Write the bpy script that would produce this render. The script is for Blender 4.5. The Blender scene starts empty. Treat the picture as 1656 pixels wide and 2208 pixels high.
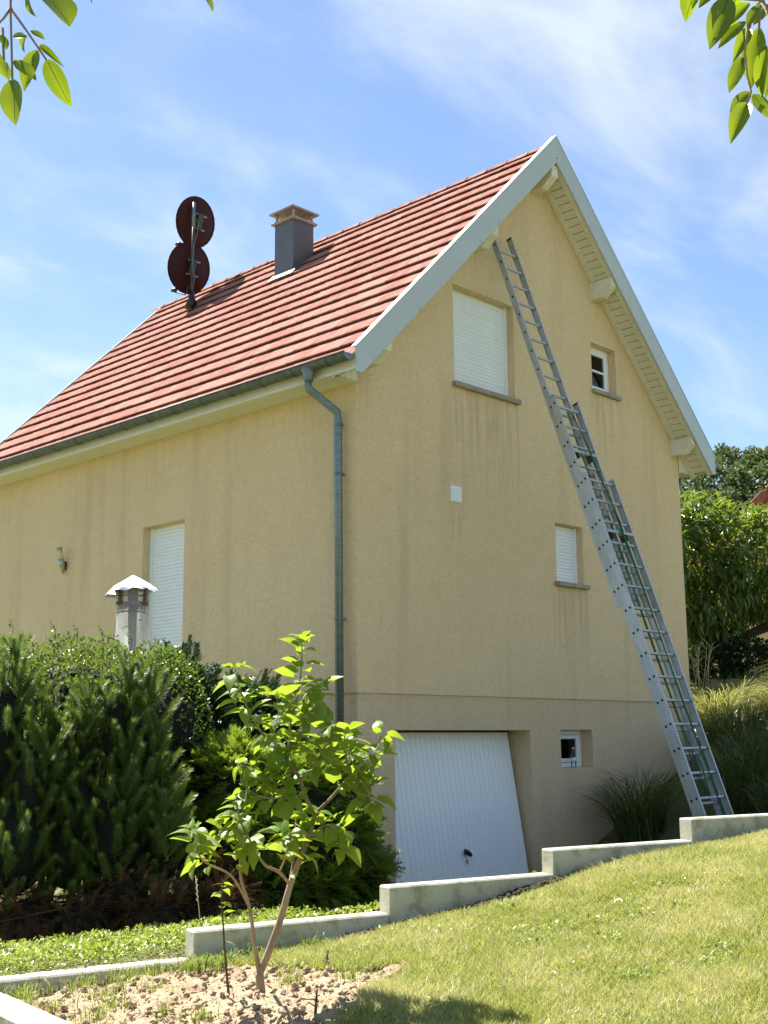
import bpy, bmesh, math, random
import numpy as np
from mathutils import Vector, Matrix
from mathutils.geometry import tessellate_polygon

SC = bpy.context.scene
COL = SC.collection
R = math.radians
random.seed(7)
rng = np.random.default_rng(7)

# ------------------------------------------------------------------ camera
CAM = np.array([-9.22232, -9.35117, -0.51265])
CF = np.array([0.70599225, 0.68408587, 0.18330701])
CR = np.array([0.6969763, -0.71704498, -0.00839862])
CU = np.array([-0.12569399, -0.13369, 0.98301984])
cam = bpy.data.cameras.new('camera')
cam.sensor_fit = 'HORIZONTAL'; cam.sensor_width = 36.0
cam.lens = 2654.57 / 1656 * 36.0
cam.clip_start = 0.05; cam.clip_end = 6000
camo = bpy.data.objects.new('camera', cam); COL.objects.link(camo)
camo.matrix_world = Matrix(((CR[0], CU[0], -CF[0], CAM[0]), (CR[1], CU[1], -CF[1], CAM[1]), (CR[2], CU[2], -CF[2], CAM[2]), (0, 0, 0, 1)))
SC.camera = camo

# ------------------------------------------------------------------ sky and sun
SUN_EL = R(58); SUN_AZ = R(0.3)          # azimuth measured from +Y towards +X
S = Vector((math.sin(SUN_AZ) * math.cos(SUN_EL), math.cos(SUN_AZ) * math.cos(SUN_EL), math.sin(SUN_EL)))
sun = bpy.data.lights.new('sun', 'SUN'); sun.energy = 3.4; sun.angle = R(0.53); sun.color = (1.0, 0.955, 0.87)
suno = bpy.data.objects.new('sun', sun); COL.objects.link(suno)
suno.rotation_euler = (-S).to_track_quat('-Z', 'Y').to_euler(); suno.location = (0, 20, 30)

W = bpy.data.worlds.new('World'); SC.world = W; W.use_nodes = True
nt = W.node_tree; nt.nodes.clear()
def N(t, tree=None, **k):
    n = (tree or nt).nodes.new(t)
    for a, b in k.items(): setattr(n, a, b)
    return n
out = N('ShaderNodeOutputWorld'); bg = N('ShaderNodeBackground'); bg.inputs[1].default_value = 0.0425
sky = N('ShaderNodeTexSky', sky_type='NISHITA'); sky.sun_disc = False
sky.sun_elevation = SUN_EL; sky.sun_rotation = SUN_AZ; sky.air_density = 1.0; sky.dust_density = 0.4; sky.ozone_density = 2.6; sky.altitude = 300
tc = N('ShaderNodeTexCoord'); sep = N('ShaderNodeSeparateXYZ'); nt.links.new(tc.outputs['Generated'], sep.inputs[0])
def M(op, a, b=None):
    n = N('ShaderNodeMath', operation=op)
    for i, v in enumerate((a, b)):
        if v is None: continue
        if isinstance(v, (int, float)): n.inputs[i].default_value = v
        else: nt.links.new(v, n.inputs[i])
    return n.outputs[0]
zz = M('ADD', M('MAXIMUM', sep.outputs[2], 0.0), 0.22)
cmb = N('ShaderNodeCombineXYZ')
nt.links.new(M('DIVIDE', sep.outputs[0], zz), cmb.inputs[0]); nt.links.new(M('DIVIDE', sep.outputs[1], zz), cmb.inputs[1])
mp = N('ShaderNodeMapping'); mp.inputs['Rotation'].default_value = (0, 0, R(28)); mp.inputs['Scale'].default_value = (1.0, 1.7, 1); mp.inputs['Location'].default_value = (3.1, 1.7, 0)
nt.links.new(cmb.outputs[0], mp.inputs[0])
n1 = N('ShaderNodeTexNoise'); n1.inputs['Scale'].default_value = 2.1; n1.inputs['Detail'].default_value = 11; n1.inputs['Roughness'].default_value = 0.56; n1.inputs['Distortion'].default_value = 0.5
n2 = N('ShaderNodeTexNoise'); n2.inputs['Scale'].default_value = 0.62; n2.inputs['Detail'].default_value = 4
nt.links.new(mp.outputs[0], n1.inputs[0]); nt.links.new(mp.outputs[0], n2.inputs[0])
mr = N('ShaderNodeMapRange', interpolation_type='SMOOTHSTEP'); mr.inputs[1].default_value = 0.44; mr.inputs[2].default_value = 0.70; mr.inputs[3].default_value = 0.0; mr.inputs[4].default_value = 0.8
nt.links.new(M('ADD', M('MULTIPLY', n1.outputs[0], 0.62), M('MULTIPLY', n2.outputs[0], 0.38)), mr.inputs[0])
mx = N('ShaderNodeMix', data_type='RGBA'); nt.links.new(mr.outputs[0], mx.inputs[0])
nt.links.new(sky.outputs[0], mx.inputs[6]); mx.inputs[7].default_value = (4.9, 5.3, 5.6, 1)
nt.links.new(mx.outputs[2], bg.inputs[0]); nt.links.new(bg.outputs[0], out.inputs[0])

SC.view_settings.view_transform = 'Standard'; SC.view_settings.look = 'None'
SC.view_settings.exposure = 2.25; SC.view_settings.gamma = 1.0; SC.view_settings.use_curve_mapping = False
SC.cycles.use_denoising = True; SC.cycles.denoiser = 'OPENIMAGEDENOISE'; SC.cycles.denoising_input_passes = 'RGB_ALBEDO_NORMAL'; SC.cycles.denoising_prefilter = 'NONE'
SC.cycles.max_bounces = 8; SC.cycles.transparent_max_bounces = 12

# ------------------------------------------------------------------ materials
MATS = {}
def base_mat(name):
    m = bpy.data.materials.new(name); m.use_nodes = True; t = m.node_tree
    b = t.nodes['Principled BSDF']; MATS[name] = m
    return m, t, b
def mixc(t, fac, a, b, mode='MIX'):
    n = t.nodes.new('ShaderNodeMix'); n.data_type = 'RGBA'; n.blend_type = mode
    for i, v in ((0, fac), (6, a), (7, b)):
        if isinstance(v, (int, float)): n.inputs[i].default_value = v
        elif isinstance(v, tuple): n.inputs[i].default_value = (*v[:3], 1)
        else: t.links.new(v, n.inputs[i])
    return n.outputs[2]
def noise(t, scale, detail=5, rough=.55, stretch=None, dist=0, coord='Object', rot=None):
    c = t.nodes.new('ShaderNodeTexCoord'); n = t.nodes.new('ShaderNodeTexNoise')
    n.inputs['Scale'].default_value = scale; n.inputs['Detail'].default_value = detail
    n.inputs['Roughness'].default_value = rough; n.inputs['Distortion'].default_value = dist
    src = t.nodes.new('ShaderNodeNewGeometry').outputs['Position'] if coord == 'World' else c.outputs[coord]
    if stretch or rot:
        mpn = t.nodes.new('ShaderNodeMapping')
        if stretch: mpn.inputs['Scale'].default_value = stretch
        if rot: mpn.inputs['Rotation'].default_value = rot
        t.links.new(src, mpn.inputs[0]); src = mpn.outputs[0]
    t.links.new(src, n.inputs[0])
    return n.outputs[0]
def ramp(t, v, a, b, lo=0., hi=1.):
    n = t.nodes.new('ShaderNodeMapRange'); n.interpolation_type = 'SMOOTHSTEP'
    for i, x in ((1, a), (2, b), (3, lo), (4, hi)): n.inputs[i].default_value = x
    t.links.new(v, n.inputs[0]); return n.outputs[0]
def bump(t, b, h, strength, dist=.01):
    n = t.nodes.new('ShaderNodeBump'); n.inputs['Strength'].default_value = strength; n.inputs['Distance'].default_value = dist
    t.links.new(h, n.inputs['Height']); t.links.new(n.outputs[0], b.inputs['Normal'])
def pm(name, c1, c2=None, scale=6, rough=.7, bmp=0, bscale=60, metal=0, spec=.3, stretch=None, objrand=0):
    m, t, b = base_mat(name)
    b.inputs['Roughness'].default_value = rough; b.inputs['Metallic'].default_value = metal
    b.inputs['Specular IOR Level'].default_value = spec
    col = None
    if c2:
        col = mixc(t, ramp(t, noise(t, scale, stretch=stretch), .32, .68), c1, c2)
    if objrand:
        oi = t.nodes.new('ShaderNodeObjectInfo')
        mr_ = t.nodes.new('ShaderNodeMapRange'); mr_.inputs[3].default_value = 1 - objrand; mr_.inputs[4].default_value = 1 + objrand
        t.links.new(oi.outputs['Random'], mr_.inputs[0])
        hs = t.nodes.new('ShaderNodeHueSaturation'); t.links.new(mr_.outputs[0], hs.inputs['Value'])
        if col: t.links.new(col, hs.inputs['Color'])
        else: hs.inputs['Color'].default_value = (*c1, 1)
        col = hs.outputs[0]
    if col: t.links.new(col, b.inputs['Base Color'])
    else: b.inputs['Base Color'].default_value = (*c1, 1)
    if bmp: bump(t, b, noise(t, bscale, 4), bmp)
    return m
def leafmat(name, c1, c2, tcol, trans=.45, rough=.42, byobj=False, c3=None, spec=.4, big=0):
    m, t, b = base_mat(name)
    if byobj:
        g = t.nodes.new('ShaderNodeObjectInfo'); rnd = g.outputs['Random']
    else:
        g = t.nodes.new('ShaderNodeNewGeometry'); rnd = g.outputs['Random Per Island']
    col = mixc(t, rnd, c1, c2)
    if c3: col = mixc(t, ramp(t, rnd, .86, .9), col, c3)
    if big: col = mixc(t, ramp(t, noise(t, big, 3), .42, .62), col, mixc(t, .55, col, c3 or c2))
    t.links.new(col, b.inputs['Base Color']); b.inputs['Roughness'].default_value = rough; b.inputs['Specular IOR Level'].default_value = spec
    tr = t.nodes.new('ShaderNodeBsdfTranslucent'); t.links.new(mixc(t, .55, col, tcol), tr.inputs[0])
    ms = t.nodes.new('ShaderNodeMixShader'); ms.inputs[0].default_value = trans
    t.links.new(b.outputs[0], ms.inputs[1]); t.links.new(tr.outputs[0], ms.inputs[2])
    t.links.new(ms.outputs[0], t.nodes['Material Output'].inputs[0])
    return m

STREAKS = [(1.64, 2.90, 3.69, 1.9), (3.58, 4.26, 1.43, 1.3), (4.57, 5.23, 4.2, 1.5), (1.56, 1.74, 2.26, .8), (.05, .2, 3.55, 1.2), (2.0, 2.14, 5.5, .7)]
def stucco(name, c1, c2, c3):
    m, t, b = base_mat(name); b.inputs['Roughness'].default_value = .92; b.inputs['Specular IOR Level'].default_value = .15
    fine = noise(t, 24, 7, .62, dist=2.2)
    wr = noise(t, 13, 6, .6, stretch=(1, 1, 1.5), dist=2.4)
    col = mixc(t, ramp(t, noise(t, .7, 4), .3, .7), c1, c2)
    streak = ramp(t, noise(t, 1.0, 6, .62, stretch=(2.2, 2.2, .2)), .50, .74, 0, .75)
    col = mixc(t, streak, col, c3)
    col = mixc(t, ramp(t, fine, .36, .52, .30, 0), col, tuple(x * .62 for x in c1))  # relief shade put into the colour: hollows darkened here, swirls on the next line
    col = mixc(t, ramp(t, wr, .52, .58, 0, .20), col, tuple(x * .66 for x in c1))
    # rain streaks below the sills and splash dirt near the ground
    cx = t.nodes.new('ShaderNodeTexCoord'); sp_ = t.nodes.new('ShaderNodeSeparateXYZ'); t.links.new(cx.outputs['Object'], sp_.inputs[0])
    def mul(a, b_):
        n = t.nodes.new('ShaderNodeMath'); n.operation = 'MULTIPLY'; t.links.new(a, n.inputs[0])
        if isinstance(b_, float): n.inputs[1].default_value = b_
        else: t.links.new(b_, n.inputs[1])
        return n.outputs[0]
    drip = ramp(t, noise(t, 1.0, 6, .65, stretch=(13, 13, .7)), .42, .66)
    for x0, x1, zt, zl in STREAKS:
        xm = mul(ramp(t, sp_.outputs[0], x0 - .12, x0 + .06), ramp(t, sp_.outputs[0], x1 + .12, x1 - .06)); zm = mul(ramp(t, sp_.outputs[2], zt - zl, zt - .1), ramp(t, sp_.outputs[2], zt + .01, zt - .01))
        col = mixc(t, mul(mul(mul(xm, zm), drip), .55), col, tuple(x * .60 for x in c1))
    splash = mul(ramp(t, sp_.outputs[2], -1.55, -2.3), ramp(t, noise(t, 3.5, 7, .7), .35, .62)); col = mixc(t, mul(splash, .55), col, (.30, .25, .17))
    t.links.new(col, b.inputs['Base Color'])
    h = t.nodes.new('ShaderNodeMath'); h.operation = 'ADD'; t.links.new(fine, h.inputs[0]); t.links.new(wr, h.inputs[1])
    bump(t, b, h.outputs[0], .8, .02)
    return m
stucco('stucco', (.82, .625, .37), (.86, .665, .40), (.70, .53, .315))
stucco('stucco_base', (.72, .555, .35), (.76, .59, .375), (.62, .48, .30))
pm('reveal', (.60, .47, .29), (.64, .50, .31), 4, .9, .3, 60)

def tilemat():
    m, t, b = base_mat('roof_tile'); b.inputs['Roughness'].default_value = .95; b.inputs['Specular IOR Level'].default_value = .0
    oi = t.nodes.new('ShaderNodeObjectInfo')
    gi = t.nodes.new('ShaderNodeNewGeometry'); ad = t.nodes.new('ShaderNodeMath'); ad.operation = 'ADD'; t.links.new(oi.outputs['Random'], ad.inputs[0]); t.links.new(gi.outputs['Random Per Island'], ad.inputs[1]); fr_ = t.nodes.new('ShaderNodeMath'); fr_.operation = 'FRACT'; t.links.new(ad.outputs[0], fr_.inputs[0])
    col = mixc(t, fr_.outputs[0], (.24, .112, .095), (.33, .175, .150))
    st_ = noise(t, 3.2, 7, .68, stretch=(.8, 3.0, .8), coord='World')
    col = mixc(t, ramp(t, st_, .42, .72, 0, .75), col, (.36, .23, .175))
    col = mixc(t, ramp(t, noise(t, 15, 5, .6, coord='World'), .5, .72, 0, .5), col, (.21, .082, .066))
    t.links.new(col, b.inputs['Base Color']); bump(t, b, noise(t, 70, 4, coord='World'), .25, .004)
tilemat()
pm('roof_deck', (.05, .022, .018), None, rough=1, spec=0)
pm('white_metal', (.46, .51, .51), (.49, .54, .54), 2, .38, 0, spec=.45)
pm('white_wood', (.74, .72, .62), (.68, .66, .55), 7, .6, .1, 30)
pm('soffit', (.72, .70, .56), (.66, .64, .50), 9, .55, 0)
pm('zinc', (.20, .25, .27), (.145, .185, .20), 9, .42, .15, 40, metal=.55, spec=.5, stretch=(1, 1, 4))
pm('zinc_dark', (.13, .15, .13), (.085, .10, .09), 14, .5, .15, 40, metal=.45, spec=.5)
pm('pvc_white', (.84, .87, .89), (.80, .83, .85), 3, .35, spec=.5)
pm('door_white', (.86, .88, .88), (.83, .85, .86), 1.5, .32, spec=.5)
pm('sill_concrete', (.36, .33, .26), (.28, .25, .20), 9, .85, .3, 50)
pm('chimney_metal', (.09, .096, .105), (.115, .12, .13), 2, .42, spec=.5)
pm('chimney_stone', (.38, .345, .28), (.30, .275, .225), 12, .8, .2, 60)
pm('dish', (.040, .006, .006), (.034, .006, .006), 4, .6, spec=.25)
pm('dish_face', (.16, .03, .025), None, rough=.5)
pm('dark_metal', (.05, .05, .052), (.08, .08, .08), 20, .45, metal=.5, spec=.5)
pm('black_plastic', (.012, .013, .014), None, rough=.35, spec=.5)
pm('brown_frame', (.13, .05, .03), (.10, .04, .025), 8, .6)
pm('alu', (.50, .53, .54), (.40, .43, .44), 14, .42, .1, 50, metal=.6, spec=.5, stretch=(1, 1, .3))
pm('hole', (.01, .01, .01), None, rough=.9)
pm('rope', (.03, .14, .075), (.02, .10, .05), 60, .8)
pm('lamp_glass', (.62, .58, .36), None, rough=.3, spec=.5)
pm('steel', (.42, .42, .36), None, rough=.35, metal=.8)
pm('wood_brown', (.20, .10, .055), (.14, .07, .04), 12, .7, .2, 40, stretch=(1, 1, .2))
pm('wood_post', (.34, .27, .17), (.28, .22, .14), 12, .7, .2, 40, stretch=(1, 1, .2))
pm('print_grey', (.22, .22, .21), None)
pm('interior', (.05, .045, .04), None, rough=1)

def concrete():
    m, t, b = base_mat('concrete'); b.inputs['Roughness'].default_value = .88; b.inputs['Specular IOR Level'].default_value = .2
    col = mixc(t, ramp(t, noise(t, 1.6, 6, .6), .35, .68), (.47, .45, .36), (.39, .375, .29))
    col = mixc(t, ramp(t, noise(t, 6, 8, .72), .46, .64, 0, .8), col, (.22, .225, .145))
    col = mixc(t, ramp(t, noise(t, 3, 5, .6, stretch=(4, 4, .35)), .55, .75, 0, .45), col, (.36, .35, .25))
    col = mixc(t, ramp(t, noise(t, 60, 3), .60, .70, 0, .6), col, (.22, .21, .16))
    col = mixc(t, ramp(t, noise(t, 2.2, 6, .7), .56, .70, 0, .5), col, (.22, .24, .13))
    t.links.new(col, b.inputs['Base Color']); bump(t, b, noise(t, 45, 6), .35, .006)
concrete()
def glassmat(name, col, rough=.03):
    m, t, b = base_mat(name)
    g1 = t.nodes.new('ShaderNodeBsdfGlossy'); g1.inputs['Roughness'].default_value = rough
    tr = t.nodes.new('ShaderNodeBsdfTransparent'); tr.inputs[0].default_value = (*col, 1)
    fr = t.nodes.new('ShaderNodeFresnel'); fr.inputs[0].default_value = 1.5
    ms = t.nodes.new('ShaderNodeMixShader'); t.links.new(fr.outputs[0], ms.inputs[0])
    t.links.new(tr.outputs[0], ms.inputs[1]); t.links.new(g1.outputs[0], ms.inputs[2]); t.links.new(ms.outputs[0], t.nodes['Material Output'].inputs[0])
glassmat('glass', (.55, .6, .6)); glassmat('bottle_plastic', (.82, .88, .93), .08)
def plastic():
    m, t, b = base_mat('plastic_film')
    b.inputs['Base Color'].default_value = (.82, .83, .84, 1); b.inputs['Roughness'].default_value = .3
    tl = t.nodes.new('ShaderNodeBsdfTranslucent'); tl.inputs[0].default_value = (.85, .86, .87, 1)
    tr = t.nodes.new('ShaderNodeBsdfTransparent'); tr.inputs[0].default_value = (.95, .95, .95, 1)
    m1 = t.nodes.new('ShaderNodeMixShader'); m1.inputs[0].default_value = .45; m2 = t.nodes.new('ShaderNodeMixShader'); m2.inputs[0].default_value = .66
    t.links.new(b.outputs[0], m1.inputs[1]); t.links.new(tl.outputs[0], m1.inputs[2]); t.links.new(m1.outputs[0], m2.inputs[1]); t.links.new(tr.outputs[0], m2.inputs[2])
    t.links.new(m2.outputs[0], t.nodes['Material Output'].inputs[0])
plastic()
pm('plastic_white', (.80, .80, .82), None, rough=.35, spec=.5)
def groundmat():
    m, t, b = base_mat('ground'); b.inputs['Roughness'].default_value = .95; b.inputs['Specular IOR Level'].default_value = .1
    col = mixc(t, ramp(t, noise(t, 1.3, 6), .35, .65), (.115, .125, .05), (.15, .14, .07))
    col = mixc(t, ramp(t, noise(t, 14, 6), .45, .65), col, (.10, .11, .04))
    t.links.new(col, b.inputs['Base Color']); bump(t, b, noise(t, 30, 6), .6, .03)
    m, t, b = base_mat('soil'); b.inputs['Roughness'].default_value = .95; b.inputs['Specular IOR Level'].default_value = .08
    col = mixc(t, ramp(t, noise(t, 4, 7, .65), .35, .65), (.37, .285, .19), (.29, .21, .135))
    col = mixc(t, ramp(t, noise(t, 40, 5), .5, .7, 0, .6), col, (.45, .36, .26))
    t.links.new(col, b.inputs['Base Color']); bump(t, b, noise(t, 55, 6), .8, .02)
groundmat()
pm('hill', (.03, .05, .018), (.05, .07, .03), .2, .95)
pm('bark_grey', (.33, .25, .16), (.22, .16, .10), 18, .85, .5, 60, stretch=(1, 1, .3))
pm('bark_dark', (.07, .05, .035), (.10, .07, .05), 25, .9, .4, 60)
pm('stone', (.50, .46, .38), (.40, .36, .30), 9, .85, .3, 30)
leafmat('lilac_leaf', (.085, .165, .022), (.15, .235, .03), (.46, .56, .03), .48, .42, byobj=True, spec=.3)
leafmat('walnut_leaf', (.06, .115, .012), (.12, .19, .016), (.34, .42, .01), .44, .4, byobj=True)
leafmat('pine_needle', (.05, .10, .016), (.17, .25, .05), (.30, .40, .06), .36, .38, spec=.5)
leafmat('hedge_leaf', (.04, .09, .012), (.11, .18, .025), (.30, .40, .03), .3, .32, spec=.5)
leafmat('yew_leaf', (.015, .038, .012), (.028, .07, .020), (.06, .12, .03), .22, .4)
leafmat('juniper_leaf', (.04, .095, .012), (.21, .29, .035), (.36, .48, .03), .36, .45)
leafmat('dead_leaf', (.09, .045, .015), (.17, .095, .035), (.25, .12, .04), .15, .7)
leafmat('cover_leaf', (.15, .21, .03), (.26, .32, .05), (.42, .50, .05), .38, .4)
leafmat('lawn_grass', (.14, .19, .025), (.40, .42, .12), (.54, .56, .10), .36, .5, c3=(.60, .53, .30), big=1.6)
leafmat('tuft_grass', (.12, .20, .035), (.22, .29, .06), (.42, .48, .07), .34, .45, c3=(.40, .35, .18))
leafmat('reed_shaded', (.028, .06, .012), (.08, .125, .028), (.28, .36, .06), .3, .42, c3=(.28, .24, .10))  # grass clumps beside the house, its shade put into their darker colour
leafmat('reed_gold', (.20, .25, .06), (.34, .33, .12), (.55, .55, .14), .38, .45, c3=(.50, .42, .24))
leafmat('peach_leaf', (.055, .12, .018), (.11, .185, .03), (.34, .42, .03), .36, .27, spec=.6, c3=(.18, .21, .04))
leafmat('forest_leaf', (.06, .10, .035), (.12, .165, .055), (.20, .26, .07), .25, .6)
pm('neighbour_wall', (.62, .46, .20), (.66, .50, .23), 2, .9)
pm('neighbour_tile', (.26, .075, .05), (.34, .11, .07), 6, .7)
pm('grey_wall', (.34, .34, .31), (.28, .28, .26), 5, .9, .2, 30)

# ------------------------------------------------------------------ helpers
def tag(o, label=None, cat=None, group=None, kind=None):
    if label: o['label'] = label
    if cat: o['category'] = cat
    if group: o['group'] = group
    if kind: o['kind'] = kind
    return o
def thing(name, label, cat, loc=(0, 0, 0), group=None):
    o = bpy.data.objects.new(name, None); COL.objects.link(o); o.location = loc; o.empty_display_size = .2
    return tag(o, label, cat, group)
def link(name, me, parent=None, mat=None, mw=None):
    o = bpy.data.objects.new(name, me); COL.objects.link(o)
    if mat and not me.materials: me.materials.append(MATS[mat])
    if parent is not None:
        o.parent = parent
        if parent.type == 'EMPTY': o.matrix_parent_inverse = Matrix.Translation(-Vector(parent.location))
    if mw is not None: o.matrix_basis = mw
    return o
def mesh(name, V, F, mat=None, smooth=False):
    me = bpy.data.meshes.new(name); me.from_pydata([tuple(map(float, v)) for v in V], [], [tuple(f) for f in F]); me.update()
    if smooth: me.polygons.foreach_set('use_smooth', [True] * len(me.polygons))
    if mat: me.materials.append(MATS[mat])
    return me
def trimesh(name, V, F, mat=None, smooth=False):
    V = np.asarray(V, np.float32); F = np.asarray(F, np.int32); me = bpy.data.meshes.new(name)
    me.vertices.add(len(V)); me.vertices.foreach_set('co', V.ravel())
    me.loops.add(F.size); me.loops.foreach_set('vertex_index', F.ravel())
    me.polygons.add(len(F)); me.polygons.foreach_set('loop_start', np.arange(0, F.size, 3, dtype=np.int32))
    me.update(calc_edges=True)
    if smooth: me.polygons.foreach_set('use_smooth', np.ones(len(F), bool))
    if mat: me.materials.append(MATS[mat])
    return me
def bevel_mesh(me, w, seg=1):
    bm = bmesh.new(); bm.from_mesh(me)
    bmesh.ops.recalc_face_normals(bm, faces=bm.faces)
    if w: bmesh.ops.bevel(bm, geom=list(bm.edges), offset=w, segments=seg, affect='EDGES', profile=.6)
    bm.to_mesh(me); bm.free(); return me
BF = [(0, 3, 2, 1), (4, 5, 6, 7), (0, 1, 5, 4), (1, 2, 6, 5), (2, 3, 7, 6), (3, 0, 4, 7)]
def boxme(x0, x1, y0, y1, z0, z1, mat, bev=0, name='box'):
    V = [(x0, y0, z0), (x1, y0, z0), (x1, y1, z0), (x0, y1, z0), (x0, y0, z1), (x1, y0, z1), (x1, y1, z1), (x0, y1, z1)]
    me = mesh(name, V, BF, mat)
    return bevel_mesh(me, bev) if bev else me
def box(name, x0, x1, y0, y1, z0, z1, mat, parent=None, bev=0):
    return link(name, boxme(x0, x1, y0, y1, z0, z1, mat, bev, name), parent)
def prismme(name, poly, axis, a, b, mat, bev=0):
    """poly: 2-D points; extruded along axis from a to b"""
    def P(p, v):
        return {'y': (p[0], v, p[1]), 'x': (v, p[0], p[1]), 'z': (p[0], p[1], v)}[axis]
    n = len(poly); V = [P(p, a) for p in poly] + [P(p, b) for p in poly]
    F = [tuple(range(n)), tuple(range(2 * n - 1, n - 1, -1))] + [(i, (i + 1) % n + 0, (i + 1) % n + n, i + n) for i in range(n)]
    me = mesh(name, V, F, mat); return bevel_mesh(me, bev)
def prism(name, poly, axis, a, b, mat, parent=None, bev=0):
    return link(name, prismme(name, poly, axis, a, b, mat, bev), parent)
def tubeme(name, path, rad, mat, seg=10, caps=True, ell=1.0):
    path = [Vector(p) for p in path]; n = len(path)
    if isinstance(rad, (int, float)): rad = [rad] * n
    V = []; F = []; up = None
    for i, p in enumerate(path):
        d = (path[min(i + 1, n - 1)] - path[max(i - 1, 0)]).normalized()
        if up is None: up = d.orthogonal().normalized()
        up = (up - d * up.dot(d)); up = up.normalized() if up.length > 1e-6 else d.orthogonal().normalized()
        sd = d.cross(up)
        k = 1.0
        if 0 < i < n - 1:
            c = (path[i] - path[i - 1]).normalized().dot((path[i + 1] - path[i]).normalized()); k = 1 / max(.5, math.sqrt((1 + c) / 2))
        for j in range(seg):
            a = 2 * math.pi * j / seg
            V.append(p + (up * math.cos(a) + sd * math.sin(a) * ell) * rad[i] * (1 if n < 3 else 1))
    for i in range(n - 1):
        for j in range(seg):
            F.append((i * seg + j, i * seg + (j + 1) % seg, (i + 1) * seg + (j + 1) % seg, (i + 1) * seg + j))
    if caps: F += [tuple(range(seg - 1, -1, -1)), tuple(range((n - 1) * seg, n * seg))]
    return mesh(name, V, F, mat, True)
def tube(name, path, rad, mat, parent=None, seg=10):
    return link(name, tubeme(name, path, rad, mat, seg), parent)
def join(name, mes, mat=None):
    bm = bmesh.new()
    for me in mes: bm.from_mesh(me)
    o = bpy.data.meshes.new(name); bm.to_mesh(o); bm.free()
    if mat: o.materials.append(MATS[mat])
    return o
def frames(d, up):
    d = d / np.linalg.norm(d, axis=1, keepdims=True)
    z = up - (up * d).sum(1, keepdims=True) * d
    z = z / np.maximum(np.linalg.norm(z, axis=1, keepdims=True), 1e-6)
    x = np.cross(d, z); return np.stack([x, d, z], axis=2)      # columns x, y(dir), z(normal)
def scatter(tv, tf, pos, rot, sc):
    tv = np.asarray(tv, float); tf = np.asarray(tf, int); k = len(pos)
    sc = np.asarray(sc, float)
    if sc.ndim == 1: v = np.einsum('kij,nj->kni', rot, tv) * sc[:, None, None]
    else: v = np.einsum('kij,knj->kni', rot, tv[None] * sc[:, None, :])
    v = v + pos[:, None, :]
    f = tf[None] + (np.arange(k) * len(tv))[:, None, None]
    return v.reshape(-1, 3), f.reshape(-1, 3)
def merge(parts):
    Vs = []; Fs = []; o = 0
    for v, f in parts:
        Vs.append(np.asarray(v, float)); Fs.append(np.asarray(f, int) + o); o += len(v)
    return np.concatenate(Vs), np.concatenate(Fs)
def unit(k):
    v = rng.normal(size=(k, 3)); return v / np.linalg.norm(v, axis=1, keepdims=True)
def pix(P):
    d = P - CAM; z = d @ CF
    return 828 + 2654.57 * (d @ CR) / z, 1104 - 2654.57 * (d @ CU) / z, z
def vnoise(x, y, seed=0):
    x = np.asarray(x, float); y = np.asarray(y, float)
    r = np.zeros_like(x); a = 1.
    for o in range(3):
        f = 2 ** o
        xi = np.floor(x * f); yi = np.floor(y * f); u = x * f - xi; v = y * f - yi; u = u * u * (3 - 2 * u); v = v * v * (3 - 2 * v)
        h = lambda i, j: np.modf(np.abs(np.sin(i * 127.1 + j * 311.7 + seed * 74.7 + o * 19.3) * 43758.5453))[0]
        r += a * ((h(xi, yi) * (1 - u) + h(xi + 1, yi) * u) * (1 - v) + (h(xi, yi + 1) * (1 - u) + h(xi + 1, yi + 1) * u) * v); a *= .5
    return r / 1.75

# ------------------------------------------------------------------ terrain
K0 = np.array([-4.43496, -3.08127, -1.63251]); UD = np.array([.96711, -.25436]); ND = np.array([-.25436, -.96711]); KL = 1.39111; KH = .16765; KW = .15
LS = [-40, -6, -3, -1.02, -.05, .7, 1.39, 1.98, 2.77, 3.43, 4.17, 5.02, 7, 12]
LZ = [-2.6, -2.15, -1.98, -1.88, -1.824, -1.786, -1.706, -1.634, -1.495, -1.387, -1.329, -1.245, -1.05, -.9]
def st_of(x, y): return (x - K0[0]) * UD[0] + (y - K0[1]) * UD[1], (x - K0[0]) * ND[0] + (y - K0[1]) * ND[1]
def xy_of(s, t): return K0[0] + s * UD[0] + t * ND[0], K0[1] + s * UD[1] + t * ND[1]
def sst(a, b, v): v = np.clip((v - a) / (b - a), 0, 1); return v * v * (3 - 2 * v)
def H(x, y):
    x = np.asarray(x, float); y = np.asarray(y, float); s, t = st_of(x, y)
    lawn = np.interp(s, LS, LZ)
    near = np.minimum(K0[2] + KH * np.clip(np.floor(s / KL), -1, 4) - .05, -1.0)
    nearl = np.interp(s, [-1.4, 0, 1.39, 2.8, 5, 8], [-1.86, -1.80, -1.68, -1.55, -1.3, -1.1])
    xx = x - .25 * y
    house = np.where(x < -.6, -1.95, -2.35) + .0
    house = -1.95 - .40 * sst(-1.6, -.2, x) + np.clip(.42 * (xx - 3.0), 0, 2.75)
    back = nearl + (house - nearl) * sst(-.2, -2.0, t)
    z = np.where(t > -.08, lawn, back)
    z = z * (1 - sst(22, 60, np.hypot(x, y))) + (-1.2) * sst(22, 60, np.hypot(x, y))
    ins = (x > .1) & (x < 6.7) & (y > .1) & (y < 7.9)
    return np.where(ins, -2.5, z)
def axis_pts(lo, hi, a, b, step):
    mid = np.arange(a, b + 1e-6, step); L = [a]; d = step
    while L[-1] > lo: d *= 1.35; L.append(L[-1] - d)
    Rr = [b]; d = step
    while Rr[-1] < hi: d *= 1.35; Rr.append(Rr[-1] + d)
    return np.concatenate([np.array(L[1:])[::-1], mid, np.array(Rr[1:])])
gx = axis_pts(-1500, 1500, -12, 12, .14); gy = axis_pts(-1500, 1500, -11, 5, .14)
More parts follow.
